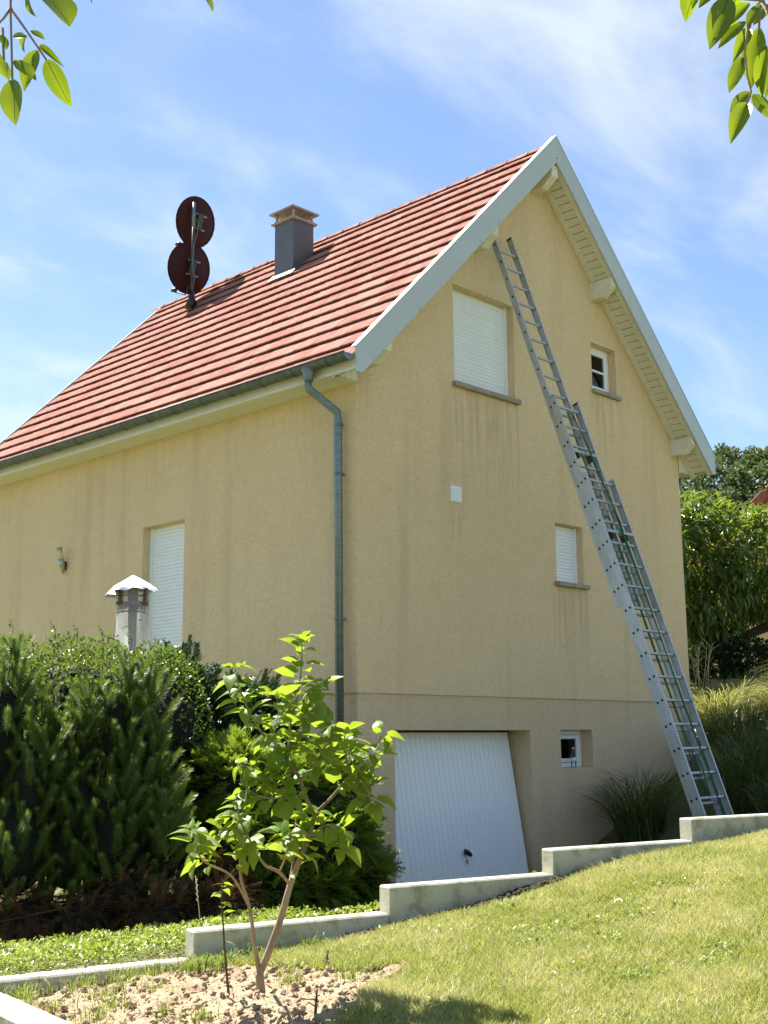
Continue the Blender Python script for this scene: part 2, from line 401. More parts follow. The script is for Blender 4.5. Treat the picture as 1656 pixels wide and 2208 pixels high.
XX, YY = np.meshgrid(gx, gy, indexing='ij'); ZZ = H(XX, YY) - .012
sq, tq = st_of(XX, YY); ZZ = ZZ - .09 * sst(0, .12, tq + .02) * sst(2.9, 2.5, tq) * sst(-1.5, -1.3, sq) * sst(.75 - .36 * np.clip(tq - 1, 0, 3), .45 - .36 * np.clip(tq - 1, 0, 3), sq)
idx = np.arange(XX.size).reshape(XX.shape)
q = np.stack([idx[:-1, :-1], idx[1:, :-1], idx[1:, 1:], idx[:-1, 1:]], -1).reshape(-1, 4)
F = np.concatenate([q[:, [0, 1, 2]], q[:, [0, 2, 3]]])
tag(link('ground', trimesh('ground', np.stack([XX, YY, ZZ], -1).reshape(-1, 3), F, 'ground', True)), kind='structure')
WL= [((-8.161, -7.345, 0.735), (-8.157, -7.352, 0.643), 0.045), ((-8.08, -7.326, 0.818), (-8.034, -7.342, 0.732), 0.04), ((-8.163, -7.351, 0.772), (-8.131, -7.382, 0.736), 0.024), ((-8.114, -7.347, 0.816), (-8.134, -7.337, 0.729), 0.033), ((-8.097, -7.326, 0.842), (-8.074, -7.375, 0.791), 0.013), ((-8.132, -7.352, 0.848), (-8.11, -7.369, 0.834), 0.013), ((-8.152, -7.322, 0.839), (-8.13, -7.337, 0.844), 0.018), ((-8.118, -7.31, 0.863), (-8.105, -7.272, 0.847), 0.014), ((-8.167, -7.318, 0.785), (-8.148, -7.312, 0.751), 0.025), ((-8.107, -7.351, 0.95), (-8.068, -7.392, 0.873), 0.056), ((-8.167, -7.397, 0.896), (-8.139, -7.369, 0.866), 0.025), ((-8.176, -7.319, 0.834), (-8.17, -7.335, 0.801), 0.013), ((-8.147, -7.247, 0.843), (-8.125, -7.248, 0.792), 0.022), ((-8.063, -7.431, 0.929), (-8.04, -7.423, 0.917), 0.013), ((-7.931, -7.634, 0.891), (-7.904, -7.634, 0.865), 0.025)]
WR= [((-7.199, -8.331, 0.898), (-7.235, -8.306, 0.79), 0.047), ((-7.139, -8.345, 0.907), (-7.141, -8.293, 0.882), 0.022), ((-7.187, -8.357, 0.841), (-7.211, -8.308, 0.8), 0.022), ((-7.16, -8.379, 0.879), (-7.162, -8.345, 0.847), 0.02), ((-7.127, -8.335, 0.862), (-7.158, -8.313, 0.793), 0.025), ((-7.116, -8.316, 0.819), (-7.12, -8.278, 0.753), 0.027), ((-7.118, -8.351, 0.86), (-7.096, -8.313, 0.758), 0.038), ((-7.13, -8.369, 0.809), (-7.111, -8.339, 0.721), 0.022), ((-7.07, -8.354, 0.82), (-7.094, -8.347, 0.729), 0.036), ((-7.095, -8.314, 0.748), (-7.127, -8.282, 0.707), 0.024), ((-7.137, -8.325, 0.704), (-7.171, -8.303, 0.623), 0.034), ((-7.108, -8.324, 0.734), (-7.091, -8.349, 0.682), 0.029), ((-7.089, -8.363, 0.919), (-7.121, -8.341, 0.874), 0.027), ((-7.208, -8.298, 0.934), (-7.235, -8.27, 0.893), 0.022), ((-7.192, -8.304, 0.929), (-7.231, -8.285, 0.888), 0.018)]
WSL= [[(-8.166, -7.329, 0.968), (-8.159, -7.319, 0.899), (-8.139, -7.303, 0.762)], [(-8.159, -7.319, 0.899), (-8.129, -7.336, 0.852), (-8.097, -7.356, 0.798)], [(-8.159, -7.319, 0.899), (-8.166, -7.306, 0.879), (-8.176, -7.291, 0.862)], [(-8.166, -7.329, 0.968), (-8.132, -7.359, 0.95), (-8.118, -7.371, 0.936)], [(-8.132, -7.359, 0.95), (-8.14, -7.347, 0.932)], [(-8.165, -7.302, 0.861), (-8.155, -7.296, 0.799)]]
WSR= [[(-7.136, -8.389, 0.955), (-7.139, -8.372, 0.902), (-7.148, -8.36, 0.889), (-7.153, -8.344, 0.849), (-7.15, -8.333, 0.798), (-7.141, -8.331, 0.756), (-7.132, -8.332, 0.726), (-7.135, -8.324, 0.705)], [(-7.148, -8.36, 0.889), (-7.15, -8.346, 0.847)], [(-7.139, -8.372, 0.902), (-7.186, -8.324, 0.907)], [(-7.139, -8.372, 0.902), (-7.117, -8.38, 0.849), (-7.11, -8.373, 0.795)], [(-7.186, -8.324, 0.907), (-7.214, -8.302, 0.93)], [(-7.142, -8.366, 0.893), (-7.137, -8.36, 0.847)]]
LB= [([(-4.698, -4.019, -1.834), (-4.708, -4.022, -1.78), (-4.718, -4.026, -1.727)], 0.03, 0.026), ([(-4.718, -4.026, -1.727), (-4.747, -4.036, -1.632), (-4.779, -4.053, -1.558), (-4.837, -4.085, -1.379), (-4.912, -4.105, -1.233), (-4.943, -4.129, -1.135), (-4.967, -4.16, -1.035)], 0.016, 0.006), ([(-4.718, -4.026, -1.727), (-4.706, -4.054, -1.671), (-4.663, -4.125, -1.462), (-4.635, -4.175, -1.276), (-4.615, -4.208, -1.176), (-4.585, -4.264, -1.025), (-4.562, -4.294, -0.895)], 0.024, 0.015), ([(-4.635, -4.175, -1.276), (-4.611, -4.181, -1.124), (-4.593, -4.167, -1.029), (-4.574, -4.16, -0.912)], 0.012, 0.005), ([(-4.562, -4.294, -0.895), (-4.619, -4.286, -0.812), (-4.678, -4.298, -0.705), (-4.758, -4.286, -0.606), (-4.888, -4.257, -0.483), (-4.986, -4.247, -0.362), (-5.062, -4.249, -0.228), (-5.105, -4.261, -0.126)], 0.014, 0.004), ([(-4.758, -4.286, -0.606), (-4.734, -4.277, -0.511), (-4.723, -4.274, -0.402), (-4.695, -4.295, -0.27), (-4.685, -4.313, -0.128), (-4.688, -4.324, -0.02), (-4.691, -4.323, 0.043)], 0.01, 0.003), ([(-4.562, -4.294, -0.895), (-4.538, -4.401, -0.805), (-4.525, -4.531, -0.696), (-4.496, -4.607, -0.689), (-4.504, -4.71, -0.544), (-4.51, -4.751, -0.479)], 0.011, 0.003), ([(-4.525, -4.531, -0.696), (-4.52, -4.501, -0.611), (-4.52, -4.479, -0.528), (-4.501, -4.472, -0.464)], 0.006, 0.003), ([(-4.638, -4.175, -1.263), (-4.725, -4.191, -1.195), (-4.836, -4.206, -1.148), (-4.921, -4.215, -1.059), (-4.994, -4.237, -0.971), (-5.055, -4.254, -0.89), (-5.093, -4.268, -0.802)], 0.011, 0.004), ([(-4.725, -4.191, -1.195), (-4.731, -4.256, -1.093), (-4.778, -4.308, -0.992)], 0.006, 0.003), ([(-4.837, -4.085, -1.379), (-4.964, -4.088, -1.204), (-5.127, -4.059, -1.119), (-5.202, -4.08, -1.026), (-5.229, -4.101, -0.952)], 0.008, 0.003), ([(-4.957, -4.149, -1.06), (-5.029, -4.124, -0.986), (-5.099, -4.135, -0.946)], 0.005, 0.003), ([(-4.678, -4.298, -0.705), (-4.829, -4.297, -0.728), (-4.959, -4.299, -0.653), (-5.069, -4.28, -0.627)], 0.006, 0.003), ([(-4.619, -4.286, -0.812), (-4.799, -4.338, -0.8), (-4.951, -4.328, -0.794), (-5.057, -4.305, -0.744)], 0.006, 0.003), ([(-4.585, -4.264, -1.025), (-4.587, -4.398, -0.951), (-4.544, -4.496, -0.973), (-4.569, -4.504, -1.067)], 0.007, 0.003), ([(-4.525, -4.531, -0.696), (-4.515, -4.643, -0.755), (-4.525, -4.687, -0.825)], 0.005, 0.002), ([(-4.723, -4.274, -0.402), (-4.695, -4.386, -0.365), (-4.706, -4.488, -0.269), (-4.724, -4.515, -0.21)], 0.005, 0.002), ([(-4.678, -4.298, -0.705), (-4.701, -4.484, -0.633), (-4.741, -4.562, -0.512), (-4.769, -4.61, -0.441)], 0.006, 0.002), ([(-4.758, -4.286, -0.606), (-4.9, -4.34, -0.51), (-4.942, -4.423, -0.368), (-4.975, -4.443, -0.273)], 0.005, 0.002)]
SP= [(-4.851, -3.934, -1.83), (-4.877, -3.944, -1.697), (-4.904, -3.955, -1.551), (-4.92, -3.964, -1.454), (-4.942, -3.974, -1.332), (-4.948, -3.99, -1.248)]
# ------------------------------------------------------------------ house
HW = 6.759; HD = 8.0; RX = HW / 2; AP = 7.434; SL = 1.0069
tv = Vector((1, 0, SL)).normalized(); nv = Vector((-SL, 0, 1)).normalized()       # up the left slope, its normal
def topz(x): return AP - SL * abs(x - RX)
house = thing('house', 'beige rendered house with red tiled gable roof and white shutters', 'house', (3.38, 4, -2.4))

def holed_wall(name, outline, holes, y, depth, mat, parent, flip=False, axis='y'):
    """flat wall in a plane of constant y (or x) with rectangular openings and their reveals"""
    loops = [[Vector((p[0], p[1], 0)) for p in outline]]
    for (a, b, c, d) in holes: loops.append([Vector((a, c, 0)), Vector((a, d, 0)), Vector((b, d, 0)), Vector((b, c, 0))])
    flat = [v for l in loops for v in l]
    P = (lambda u, w, k: (u, k, w)) if axis == 'y' else (lambda u, w, k: (k, u, w))
    V = [P(v.x, v.y, y) for v in flat]; F = [tuple(f) for f in tessellate_polygon(loops)]
    for (a, b, c, d) in holes:
        i = len(V); q = [(a, c), (a, d), (b, d), (b, c)]
        V += [P(u, w, y) for u, w in q] + [P(u, w, y + depth) for u, w in q]
        F += [(i + k, i + (k + 1) % 4, i + 4 + (k + 1) % 4, i + 4 + k) for k in range(4)]
    me = mesh(name, V, F, mat)
    return link(name, me, parent)
BIG = (1.671, 2.852, 3.752, 5.007); SML = (4.590, 5.188, 4.255, 4.937); MID = (3.611, 4.214, 1.492, 2.264)
BAS = (3.604, 4.295, -.858, -.385); GAR = (.586, 2.986, -2.42, -.39); SIDE = (3.085, 3.98, .12, 2.273)
low = lambda x: topz(x) - .305
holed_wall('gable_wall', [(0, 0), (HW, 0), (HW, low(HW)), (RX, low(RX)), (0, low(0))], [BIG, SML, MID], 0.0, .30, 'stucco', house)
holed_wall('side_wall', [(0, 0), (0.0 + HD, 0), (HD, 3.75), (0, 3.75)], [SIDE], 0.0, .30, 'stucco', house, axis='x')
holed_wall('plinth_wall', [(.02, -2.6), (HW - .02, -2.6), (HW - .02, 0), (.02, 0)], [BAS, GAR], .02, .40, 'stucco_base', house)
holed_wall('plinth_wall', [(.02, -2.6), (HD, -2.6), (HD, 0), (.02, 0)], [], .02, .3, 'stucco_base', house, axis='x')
link('drip_edge', mesh('drip_edge', [(0, 0, 0), (HW, 0, 0), (HW, .02, -.004), (.02, .02, -.004), (0, HD, 0), (.02, HD, -.004)], [(0, 3, 2, 1), (0, 4, 5, 3)], 'stucco_base'), house)
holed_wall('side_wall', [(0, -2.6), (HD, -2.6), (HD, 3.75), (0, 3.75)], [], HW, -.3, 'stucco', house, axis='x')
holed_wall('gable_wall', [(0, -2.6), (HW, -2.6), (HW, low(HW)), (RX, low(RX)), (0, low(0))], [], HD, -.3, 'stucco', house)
box('interior_partition', .5, HW - .3, 1.2, 1.3, -2.5, 2.74, 'interior', house)
box('interior_partition', .9, 1.0, 1.5, HD - .2, -2.5, 3.7, 'interior', house)
box('interior_floor', .03, HW - .05, .35, HD - .05, -.15, -.05, 'interior', house)
box('interior_floor', .03, HW - .05, .35, HD - .05, 2.75, 2.9, 'interior', house)

# roof deck, then tiles on it
def vline(x, off): return (x, topz(x) + off)
xe = -.36
deck = prism('roof', [(-.27, topz(-.27) - .30), (-.335, 3.44), vline(-.335, -.175), vline(RX, -.175), vline(HW + .335, -.175), (HW + .335, 3.44), (HW + .27, topz(-.27) - .30), vline(RX, -.30)], 'y', -.36, HD + .36, 'roof_deck', house)
NR = 16; SLEN = (RX + .43) * math.sqrt(1 + SL * SL); GA = SLEN / NR; TW = .30
def tileme(w):
    # slab lying along +y (up slope), butt end at y=0; slightly dished, rounded butt edge and a side roll
    L_ = GA + .07; nx = 6; V = []; F = []
    ys = [(-.001, .040), (.0, .047), (.008, .050), (L_ * .5, .029), (L_, .004)]
    xs = np.linspace(-w / 2 + .0042, w / 2 - .0042, nx)
    for yy, z in ys:
        for i, x in enumerate(xs): V.append((x, yy, z + (.0035 if i == 0 else 0)))
    nb = len(V)
    for i, x in enumerate(xs): V.append((x, .008, .024))
    for j in range(len(ys) - 1):
        for i in range(nx - 1): F.append((j * nx + i, j * nx + i + 1, (j + 1) * nx + i + 1, (j + 1) * nx + i))
    for i in range(nx - 1): F.append((nb + i, nb + i + 1, i + 1, i))
    m_ = len(ys)
    F.append(tuple([nb] + [j * nx for j in range(m_)])); F.append(tuple([nb + nx - 1] + [j * nx + nx - 1 for j in range(m_ - 1, -1, -1)]))
    return mesh('roof_tile', V, F, 'roof_tile')
TM = tileme(TW)
spots = []
eave = Vector((RX, 0, AP)) - tv * SLEN - nv * .098
for r_ in range(NR):
    off = (r_ % 2) * TW / 2
    y = -.355 + off + TW / 2 - (TW if off else 0) + (TW / 2 if off else 0)
    ycur = -.355
    first = TW if not (r_ % 2) else TW / 2
    while ycur < HD + .34:
        w = min(first, HD + .36 - ycur); first = TW
        spots.append((ycur + w / 2, r_, w)); ycur += w
spots.sort(key=lambda s_: np.linalg.norm(np.array(eave + tv * (GA * s_[1])) + np.array([0, s_[0], 0]) - CAM))
bm_rest = []
for i, (y, r_, w) in enumerate(spots):
    p = eave + tv * (GA * r_ + random.uniform(-.004, .004)) + Vector((0, y, 0)) + nv * random.uniform(-.001, .002)
    Mx = Matrix((( 0, tv.x, nv.x, p.x), (-1, 0, 0, p.y), (0, tv.z, nv.z, p.z), (0, 0, 0, 1)))
    Mx = Mx @ Matrix.Rotation(random.uniform(-.008, .008), 4, 'Y') @ Matrix.Rotation(random.uniform(-.004, .004), 4, 'X') @ Matrix.Diagonal((w / TW, 1, 1, 1))
    if i < 296: link('roof_tile', TM, deck, None, Mx)
    else:
        c = TM.copy(); c.transform(Mx); bm_rest.append(c)
tag(link('roof_tile_field', join('roof_tile_field', bm_rest, 'roof_tile'), deck), kind='stuff')
# ridge tiles
V = []; F = []; sg = 8
for j, (yy, rr) in enumerate(((0, .098), (.05, .098), (.052, .094), (.40, .092))):
    for i in range(sg + 1):
        a = math.pi * i / sg; V.append((rr * math.cos(a), yy, rr * .75 * math.sin(a)))
for j in range(3):
    for i in range(sg): F.append((j * (sg + 1) + i, j * (sg + 1) + i + 1, (j + 1) * (sg + 1) + i + 1, (j + 1) * (sg + 1) + i))
RM = mesh('ridge_tile', V, F, 'roof_tile', True)
k = 0
while -.35 + k * .36 < HD + .30:
    link('ridge_tile', RM, deck, None, Matrix.Translation((RX, -.35 + k * .36, AP - .155)) @ Matrix.Rotation(random.uniform(-.01, .01), 4, 'X')); k += 1
# right slope: plain courses of tiles, out of sight behind the ridge
V = []; F = []
for r_ in range(NR):
    for e_, dz in ((0, -.045), (1, -.08)):
        d_ = SLEN - GA * (r_ + e_); x_ = RX + d_ / math.sqrt(1 + SL * SL)
        V += [(x_, -.355, topz(x_) + dz), (x_, HD + .36, topz(x_) + dz)]
for i in range(0, len(V) - 2, 2): F.append((i, i + 1, i + 3, i + 2))
link('roof_tile_courses', mesh('roof_tile_courses', V, F, 'roof_tile'), deck)

# verge boards on the two gable ends
SC_ = math.sqrt(1 + SL * SL)
def verge(side, y0, y1, cuts):
    """cuts: distances from the apex along the slope where boards meet"""
    full = (RX + .385) * SC_; bnds = [0] + cuts + [full]
    for a, b in zip(bnds[:-1], bnds[1:]):
        def T(d): return (RX - d / SC_, AP - d * SL / SC_ - (.06 if y0 > 0 else 0))
        def B(d): q_ = T(d); return (q_[0] - (-nv.x) * -.0 + .265 * (-nv.x), q_[1] - .265 * nv.z)
        g_ = .0015
        p = [T(a + g_) if a else T(0), T(b - g_)]
        if b == full: p += [(-.378, 3.364), (-.30, 7.06 - SL * (RX + .30))]
        else: p += [B(b - g_)]
        p += [B(a + g_)] if a else [(RX, 7.06)]
        if side > 0: p = [(HW - u, w) for u, w in p]
        vb = prism('verge_board', p, 'y', y0, y1, 'white_metal', house)
        d = a + .22
        while d < b - .05:
            q_ = T(d); cx_, cz_ = q_[0] + .235 * (-nv.x), q_[1] - .235 * nv.z
            if side > 0: cx_ = HW - cx_
            yy = y0 - .004 if y0 < 0 else y1 + .004
            link('screw', SCREW, vb, None, Matrix.Translation((cx_, yy, cz_))); d += .52
    if y0 > 0: return
    c = [(RX, AP + .012), (-.395, topz(-.395) + .012), (-.395, topz(-.395) - .004), (RX, AP - .004)]
    if side > 0: c = [(HW - u, w) for u, w in c]
    prism('verge_cap', c, 'y', y0 - .006 if y0 < 0 else y0 - .05, y1 + .05 if y0 < 0 else y1 + .006, 'white_metal', house)
SCREW = mesh('screw', [(.007 * math.cos(a), 0, .007 * math.sin(a)) for a in np.arange(6) * math.pi / 3] + [(0, -.004, 0)], [(i, (i + 1) % 6, 6) for i in range(6)], 'black_plastic')
verge(-1, -.402, -.378, [1.31, 3.42]); verge(1, -.402, -.378, [3.45])
verge(-1, HD + .378, HD + .402, [2.6]); verge(1, HD + .378, HD + .402, [2.6])
# purlins carrying the overhang
for xa, zb, zt in ((.06, 3.59, 3.86), (2.0, 5.525, 5.80), (3.31, 6.74, 7.03), (4.62, 5.55, 5.80), (6.56, 3.62, 3.86)):
    prism('purlin', [(.03, zb), (-.19, zb), (-.365, zb + .13), (-.365, zt), (.03, zt)], 'x', xa, xa + .14, 'white_wood', house, .006)
# boarded soffit under the overhang at the gable
bw = .112
SB = boxme(-bw / 2 + .004, bw / 2 - .004, -.30, -.075, -.006, .006, 'soffit', .002, 'soffit_board')
for side in (-1, 1):
    d = .12
    while d < (RX + (.20 if side < 0 else .32)) * SC_:
        x = RX + side * d / SC_; z = AP - d * SL / SC_ - .318
        link('soffit_board', SB, house, None, Matrix.Translation((x, 0, z)) @ Matrix.Rotation(math.atan(SL) * side, 4, 'Y')); d += bw
    for y0, y1, dz in ((-.082, -.004, .035), (-.372, -.29, .030)):
        xq = -.24 if side < 0 else -.33; p = [(RX, AP - .305), (xq, topz(xq) - .305), (xq, topz(xq) - .305 - dz * 1.4), (RX, AP - .305 - dz * 1.4)]
        if side > 0: p = [(HW - u, w) for u, w in p]
        prism('soffit_trim', p, 'y', y0, y1, 'white_wood', house, .003)
    # end panel closing the eaves box
    for i in range(4):
        xa, xb = -.345 + i * .0865, -.345 + (i + 1) * .0865 - .004
        p = [(xa, 3.41), (xb, 3.41), (xb, topz(xb) - .30), (xa, topz(xa) - .30)]
        if side > 0: p = [(HW - u, w) for u, w in p]
        prism('eaves_end_board', p, 'y', -.016, -.003, 'white_wood', house, .002)
# eaves: soffit boards, fascia, gutter
SE = boxme(-.337, -.002, -.0465, .0465, 3.402, 3.414, 'soffit', .002, 'soffit_board')
for side in (-1, 1):
    for i in range(80 if side < 0 else 1):
        if side < 0: link('soffit_board', SE, house, None, Matrix.Translation((0, .05 + i * .1, 0)))
    f = lambda a, b: (a, b) if side < 0 else (HW - b, HW - a)
    if side > 0: box('eaves_soffit', *f(-.337, -.002), 0, HD, 3.402, 3.414, 'soffit', house)
    box('fascia', *f(-.362, -.340), -.372, HD + .37, 3.40, 3.585, 'white_wood', house, .004)
    box('fascia_trim', *f(-.376, -.364), -.372, HD + .37, 3.398, 3.432, 'white_wood', house, .003)
def gutter(xc, name_parent):
    r0, r1 = .075, .071; zc = 3.552; seg = 14; V = []; F = []
    for yy in (-.365, HD + .37):
        for i in range(seg + 1):
            a = math.pi + math.pi * i / seg; V.append((xc + r0 * math.cos(a), yy, zc + r0 * math.sin(a)))
        for i in range(seg + 1):
            a = 2 * math.pi - math.pi * i / seg; V.append((xc + r1 * math.cos(a), yy, zc + .0 + r1 * math.sin(a)))
    n = 2 * (seg + 1)
    for i in range(n): F.append((i, (i + 1) % n, n + (i + 1) % n, n + i))
    g_ = link('gutter', mesh('gutter', V, F, 'zinc_dark', False), name_parent)
    for yy, yb in ((-.365, -.355), (HD + .36, HD + .37)):
        pts = [(xc + r0 * math.cos(math.pi + math.pi * i / 12), zc + r0 * math.sin(math.pi + math.pi * i / 12)) for i in range(13)]
        prism('end_cap', pts, 'y', yy, yb, 'zinc', g_)
    tube('rolled_edge', [(xc - r0 - .002, -.365, zc), (xc - r0 - .002, HD + .37, zc)], .011, 'zinc_dark', g_, 8)
    V = []; F = []
    for yy in (-.011, .011):
        for rr in (r0, r0 + .007):
            for i in range(13):
                a = math.pi + math.pi * i / 12; V.append((xc + rr * math.cos(a), yy, zc + rr * math.sin(a)))
    for i in range(12):
        F += [(13 + i, 14 + i, 40 + i, 39 + i), (i, 13 + i, 14 + i, i + 1)[::-1], (26 + i, 27 + i, 40 + i, 39 + i)]
    BM_ = mesh('bracket', V, F, 'zinc_dark')
    for i in range(16): link('bracket', BM_, g_, None, Matrix.Translation((0, -.05 + i * .548, 0)))
    return g_
gutter(-.462, house); gutter(HW + .462, house)
dp = tube('downpipe', [(-.46, .275, 3.40), (-.46, .275, 3.29), (-.09, .20, 3.075), (-.09, .195, 2.95), (-.09, .17, -1.36)], .046, 'zinc', house, 16)
link('outlet', tubeme('outlet', [(-.46, .27, 3.52), (-.46, .27, 3.49), (-.46, .272, 3.40), (-.46, .275, 3.37)], [.084, .08, .052, .05], 'zinc', 16), dp)
tube('shoe', [(-.09, .17, -1.34), (-.09, .168, -2.30)], .054, 'zinc', dp, 16)
for z in (2.93, 2.373, .783, -1.34):
    tube('pipe_clip', [(-.09, .182, z - .012), (-.09, .182, z + .012)], .053, 'zinc', dp, 16)
    if z < 2.9: box('clip_arm', -.05, .02, .175, .195, z - .008, z + .008, 'zinc', dp)
for p0 in ((HW + .46, .27, 3.5),):
    dr = tube('downpipe', [p0, (HW + .46, .275, 3.30), (HW + .09, .22, 3.05), (HW + .09, .2, -1.0)], .046, 'zinc', house, 14)

# windows -----------------------------------------------------------
SLATS = {}
def slatme(w, h, t=.012):
    key = (round(w, 3), round(h, 3))
    if key not in SLATS:
        prof = [(-.001, 0), (-t * .55, h * .12), (-t, h * .38), (-t, h * .66), (-t * .55, h * .88), (-.001, h * .985), (t * .4, h * .985), (t * .4, 0)]
        SLATS[key] = prismme('slat', prof, 'x', 0, w, 'pvc_white')
    return SLATS[key]
def shutter(op, y, pitch, axis='y', guide=.05, sill=True, label=None):
    a, b, c, d = op; w_ = b - a - 2 * guide + .02
    wn = link('shutter_window', boxme(a + .001, b - .001, y + .02, y + .05, c, d - .001, 'pvc_white', 0, 'shutter_window'), None)
    Mx = Matrix.Identity(4)
    if axis == 'x': Mx = Matrix(((0, 1, 0, 0), (1, 0, 0, 0), (0, 0, 1, 0), (0, 0, 0, 1)))
    wn.parent = house; wn.matrix_parent_inverse = Matrix.Translation(-house.location); wn.matrix_basis = Mx
    n_ = int((d - c - .03) / pitch)
    for i in range(n_): link('slat', slatme(w_, pitch), wn, None, Matrix.Translation((a + guide - .01, y + .016 + random.uniform(-.0012, .0012), c + .03 + i * pitch)))
    box('bottom_bar', a + guide - .008, b - guide + .008, y - .004, y + .018, c + .002, c + .03, 'pvc_white', wn, .003)
    box('guide_rail', a + .0015, a + guide, y - .018, y + .026, c + .001, d - .002, 'pvc_white', wn, .004)
    box('guide_rail', b - guide, b - .0015, y - .018, y + .026, c + .001, d - .002, 'pvc_white', wn, .004)
    if sill: box('sill', a - .045, b + .05, -.065, y + .02, c - .06, c - .001, 'sill_concrete', wn, .006)
    return wn
shutter(BIG, .115, .0465); shutter(MID, .112, .0435, guide=.04)
shutter(SIDE, .125, .0468, axis='x', sill=False)
def casement(op, y, muntin, sill):
    a, b, c, d = op; f = .06
    wn = link('window', boxme(a + .001, b - .001, y + .055, y + .06, c + .001, c + .05, 'pvc_white', 0, 'window'), house)
    for (x0, x1, z0, z1) in ((a + .001, a + f, c + .001, d - .001), (b - f, b - .001, c + .001, d - .001), (a + f, b - f, c + .0015, c + f), (a + f, b - f, d - f, d - .0015)):
        box('frame', x0, x1, y, y + .06, z0, z1, 'pvc_white', wn, .004)
    i = f + .004; s_ = .05
    for (x0, x1, z0, z1) in ((a + i, a + i + s_, c + i, d - i), (b - i - s_, b - i, c + i, d - i), (a + i + s_, b - i - s_, c + i, c + i + s_), (a + i + s_, b - i - s_, d - i - s_, d - i)):
        box('sash', x0, x1, y - .012, y + .04, z0, z1, 'pvc_white', wn, .005)
    box('pane', a + i + s_ - .004, b - i - s_ + .004, y + .012, y + .016, c + i + s_ - .004, d - i - s_ + .004, 'glass', wn)
    if muntin:
        zm = (c + d) / 2; box('glazing_bar', a + i + s_, b - i - s_, y - .006, y + .03, zm - .014, zm + .014, 'pvc_white', wn, .003)
    if sill: box('sill', a - .02, b + .05, -.06, y + .01, c - .055, c - .001, 'sill_concrete', wn, .006)
    return wn
casement(SML, .125, True, True); casement(BAS, .20, False, False)
for n_ in [o for o in bpy.data.objects if o.name.startswith('sill')]: pass
# ventilation grille
vg = box('vent_grille', 1.553, 1.746, -.016, .0, 2.264, 2.462, 'pvc_white', house, .005)
for i in range(5): link('louvre', prismme('louvre', [(-.024, 0), (-.017, 0), (-.017, .03), (-.02, .03)], 'x', 1.572, 1.728, 'pvc_white'), vg, None, Matrix.Translation((0, 0, 2.283 + i * .033)))

# garage door -------------------------------------------------------
ga, gb, gc, gd = GAR
for x0, x1 in ((ga + .001, ga + .05), (gb - .05, gb - .001)): box('door_frame', x0, x1, .36, .415, gc, gd - .002, 'brown_frame', house, .004)
box('door_frame', ga + .05, gb - .05, .36, .415, gd - .06, gd - .002, 'brown_frame', house, .004)
box('garage_ceiling', ga - .3, gb + .3, .42, 1.19, gd + .02, gd + .05, 'interior', house)
DA = math.atan2(.272, 1.66)      # the leaf leans: top pulled in, foot pushed out
door = thing('garage_door', 'white ribbed up-and-over garage door standing ajar below the beige wall', 'garage door', (1.786, .33, -.41))
dw = 2.30; x0 = 1.786 - dw / 2; hd = 2.0
DM = Matrix.Translation((1.786, .332, -.412)) @ Matrix.Rotation(-DA, 4, 'X')
def dl(name, me, par=None):
    return link(name, me, par or door, None, DM)
panel = dl('door_leaf', boxme(-dw / 2, dw / 2, .012, .04, -hd, 0, 'door_white', .003))
nslat = 27; sw = dw / nslat
RIB = {}
for i in range(nslat):
    gap = .0045 if i != 18 else .007
    prof = [(.004, .0125), (.0105, 0), (sw - gap - .0055, 0), (sw - gap, .0125)]
    me = RIB.setdefault(gap, prismme('door_rib', prof, 'z', -hd + .004, -.004, 'door_white'))
    link('door_rib', me, panel, None, Matrix.Translation((-dw / 2 + i * sw, 0, 0)))
hz = -(1.773 - .412) / math.cos(DA)
hx = 1.818 - 1.786
hd_me = bpy.data.meshes.new('handle'); bm = bmesh.new(); bmesh.ops.create_uvsphere(bm, u_segments=16, v_segments=10, radius=1); bmesh.ops.scale(bm, vec=(.075, .022, .030), verts=bm.verts); bm.to_mesh(hd_me); bm.free()
hd_me.materials.append(MATS['black_plastic']); hd_me.polygons.foreach_set('use_smooth', [True] * len(hd_me.polygons))
link('handle', hd_me, panel, None, Matrix.Translation((hx, -.05, hz)) @ Matrix.Rotation(R(32), 4, 'Y'))
link('handle_base', tubeme('handle_base', [(hx, .0, hz), (hx, -.045, hz)], .018, 'black_plastic', 10), panel)
link('lock', tubeme('lock', [(hx + .005, .0, hz - .085), (hx + .005, -.012, hz - .085)], .014, 'steel', 12), panel)
link('key', boxme(hx + .001, hx + .009, -.03, -.012, hz - .125, hz - .075, 'steel', .001), panel)

# chimney -----------------------------------------------------------
ch = box('chimney', 2.53, 2.955, 3.915, 4.345, 6.2, 7.362, 'chimney_metal', deck, .006)
chim = deck
box('chimney_slab', 2.485, 3.0, 3.87, 4.39, 7.364, 7.398, 'chimney_stone', chim, .008)
for px_ in (2.555, 2.93):
    for py_ in (3.94, 4.32):
        tube('chimney_baluster', [(px_, py_, 7.396), (px_, py_, 7.42), (px_, py_, 7.46), (px_, py_, 7.50), (px_, py_, 7.535)], [.034, .034, .02, .028, .03], 'chimney_stone', chim, 10)
cx, cy = 2.742, 4.13
V = [(cx + sx * .275, cy + sy * .275, z) for z in (7.53, 7.555) for sx, sy in ((-1, -1), (1, -1), (1, 1), (-1, 1))] + [(cx, cy, 7.665), (cx, cy, 7.60)]
F = [(0, 1, 5, 4), (1, 2, 6, 5), (2, 3, 7, 6), (3, 0, 4, 7), (4, 5, 8), (5, 6, 8), (6, 7, 8), (7, 4, 8), (1, 0, 9), (2, 1, 9), (3, 2, 9), (0, 3, 9)]
link('chimney_cap', mesh('chimney_cap', V, F, 'chimney_stone'), chim)
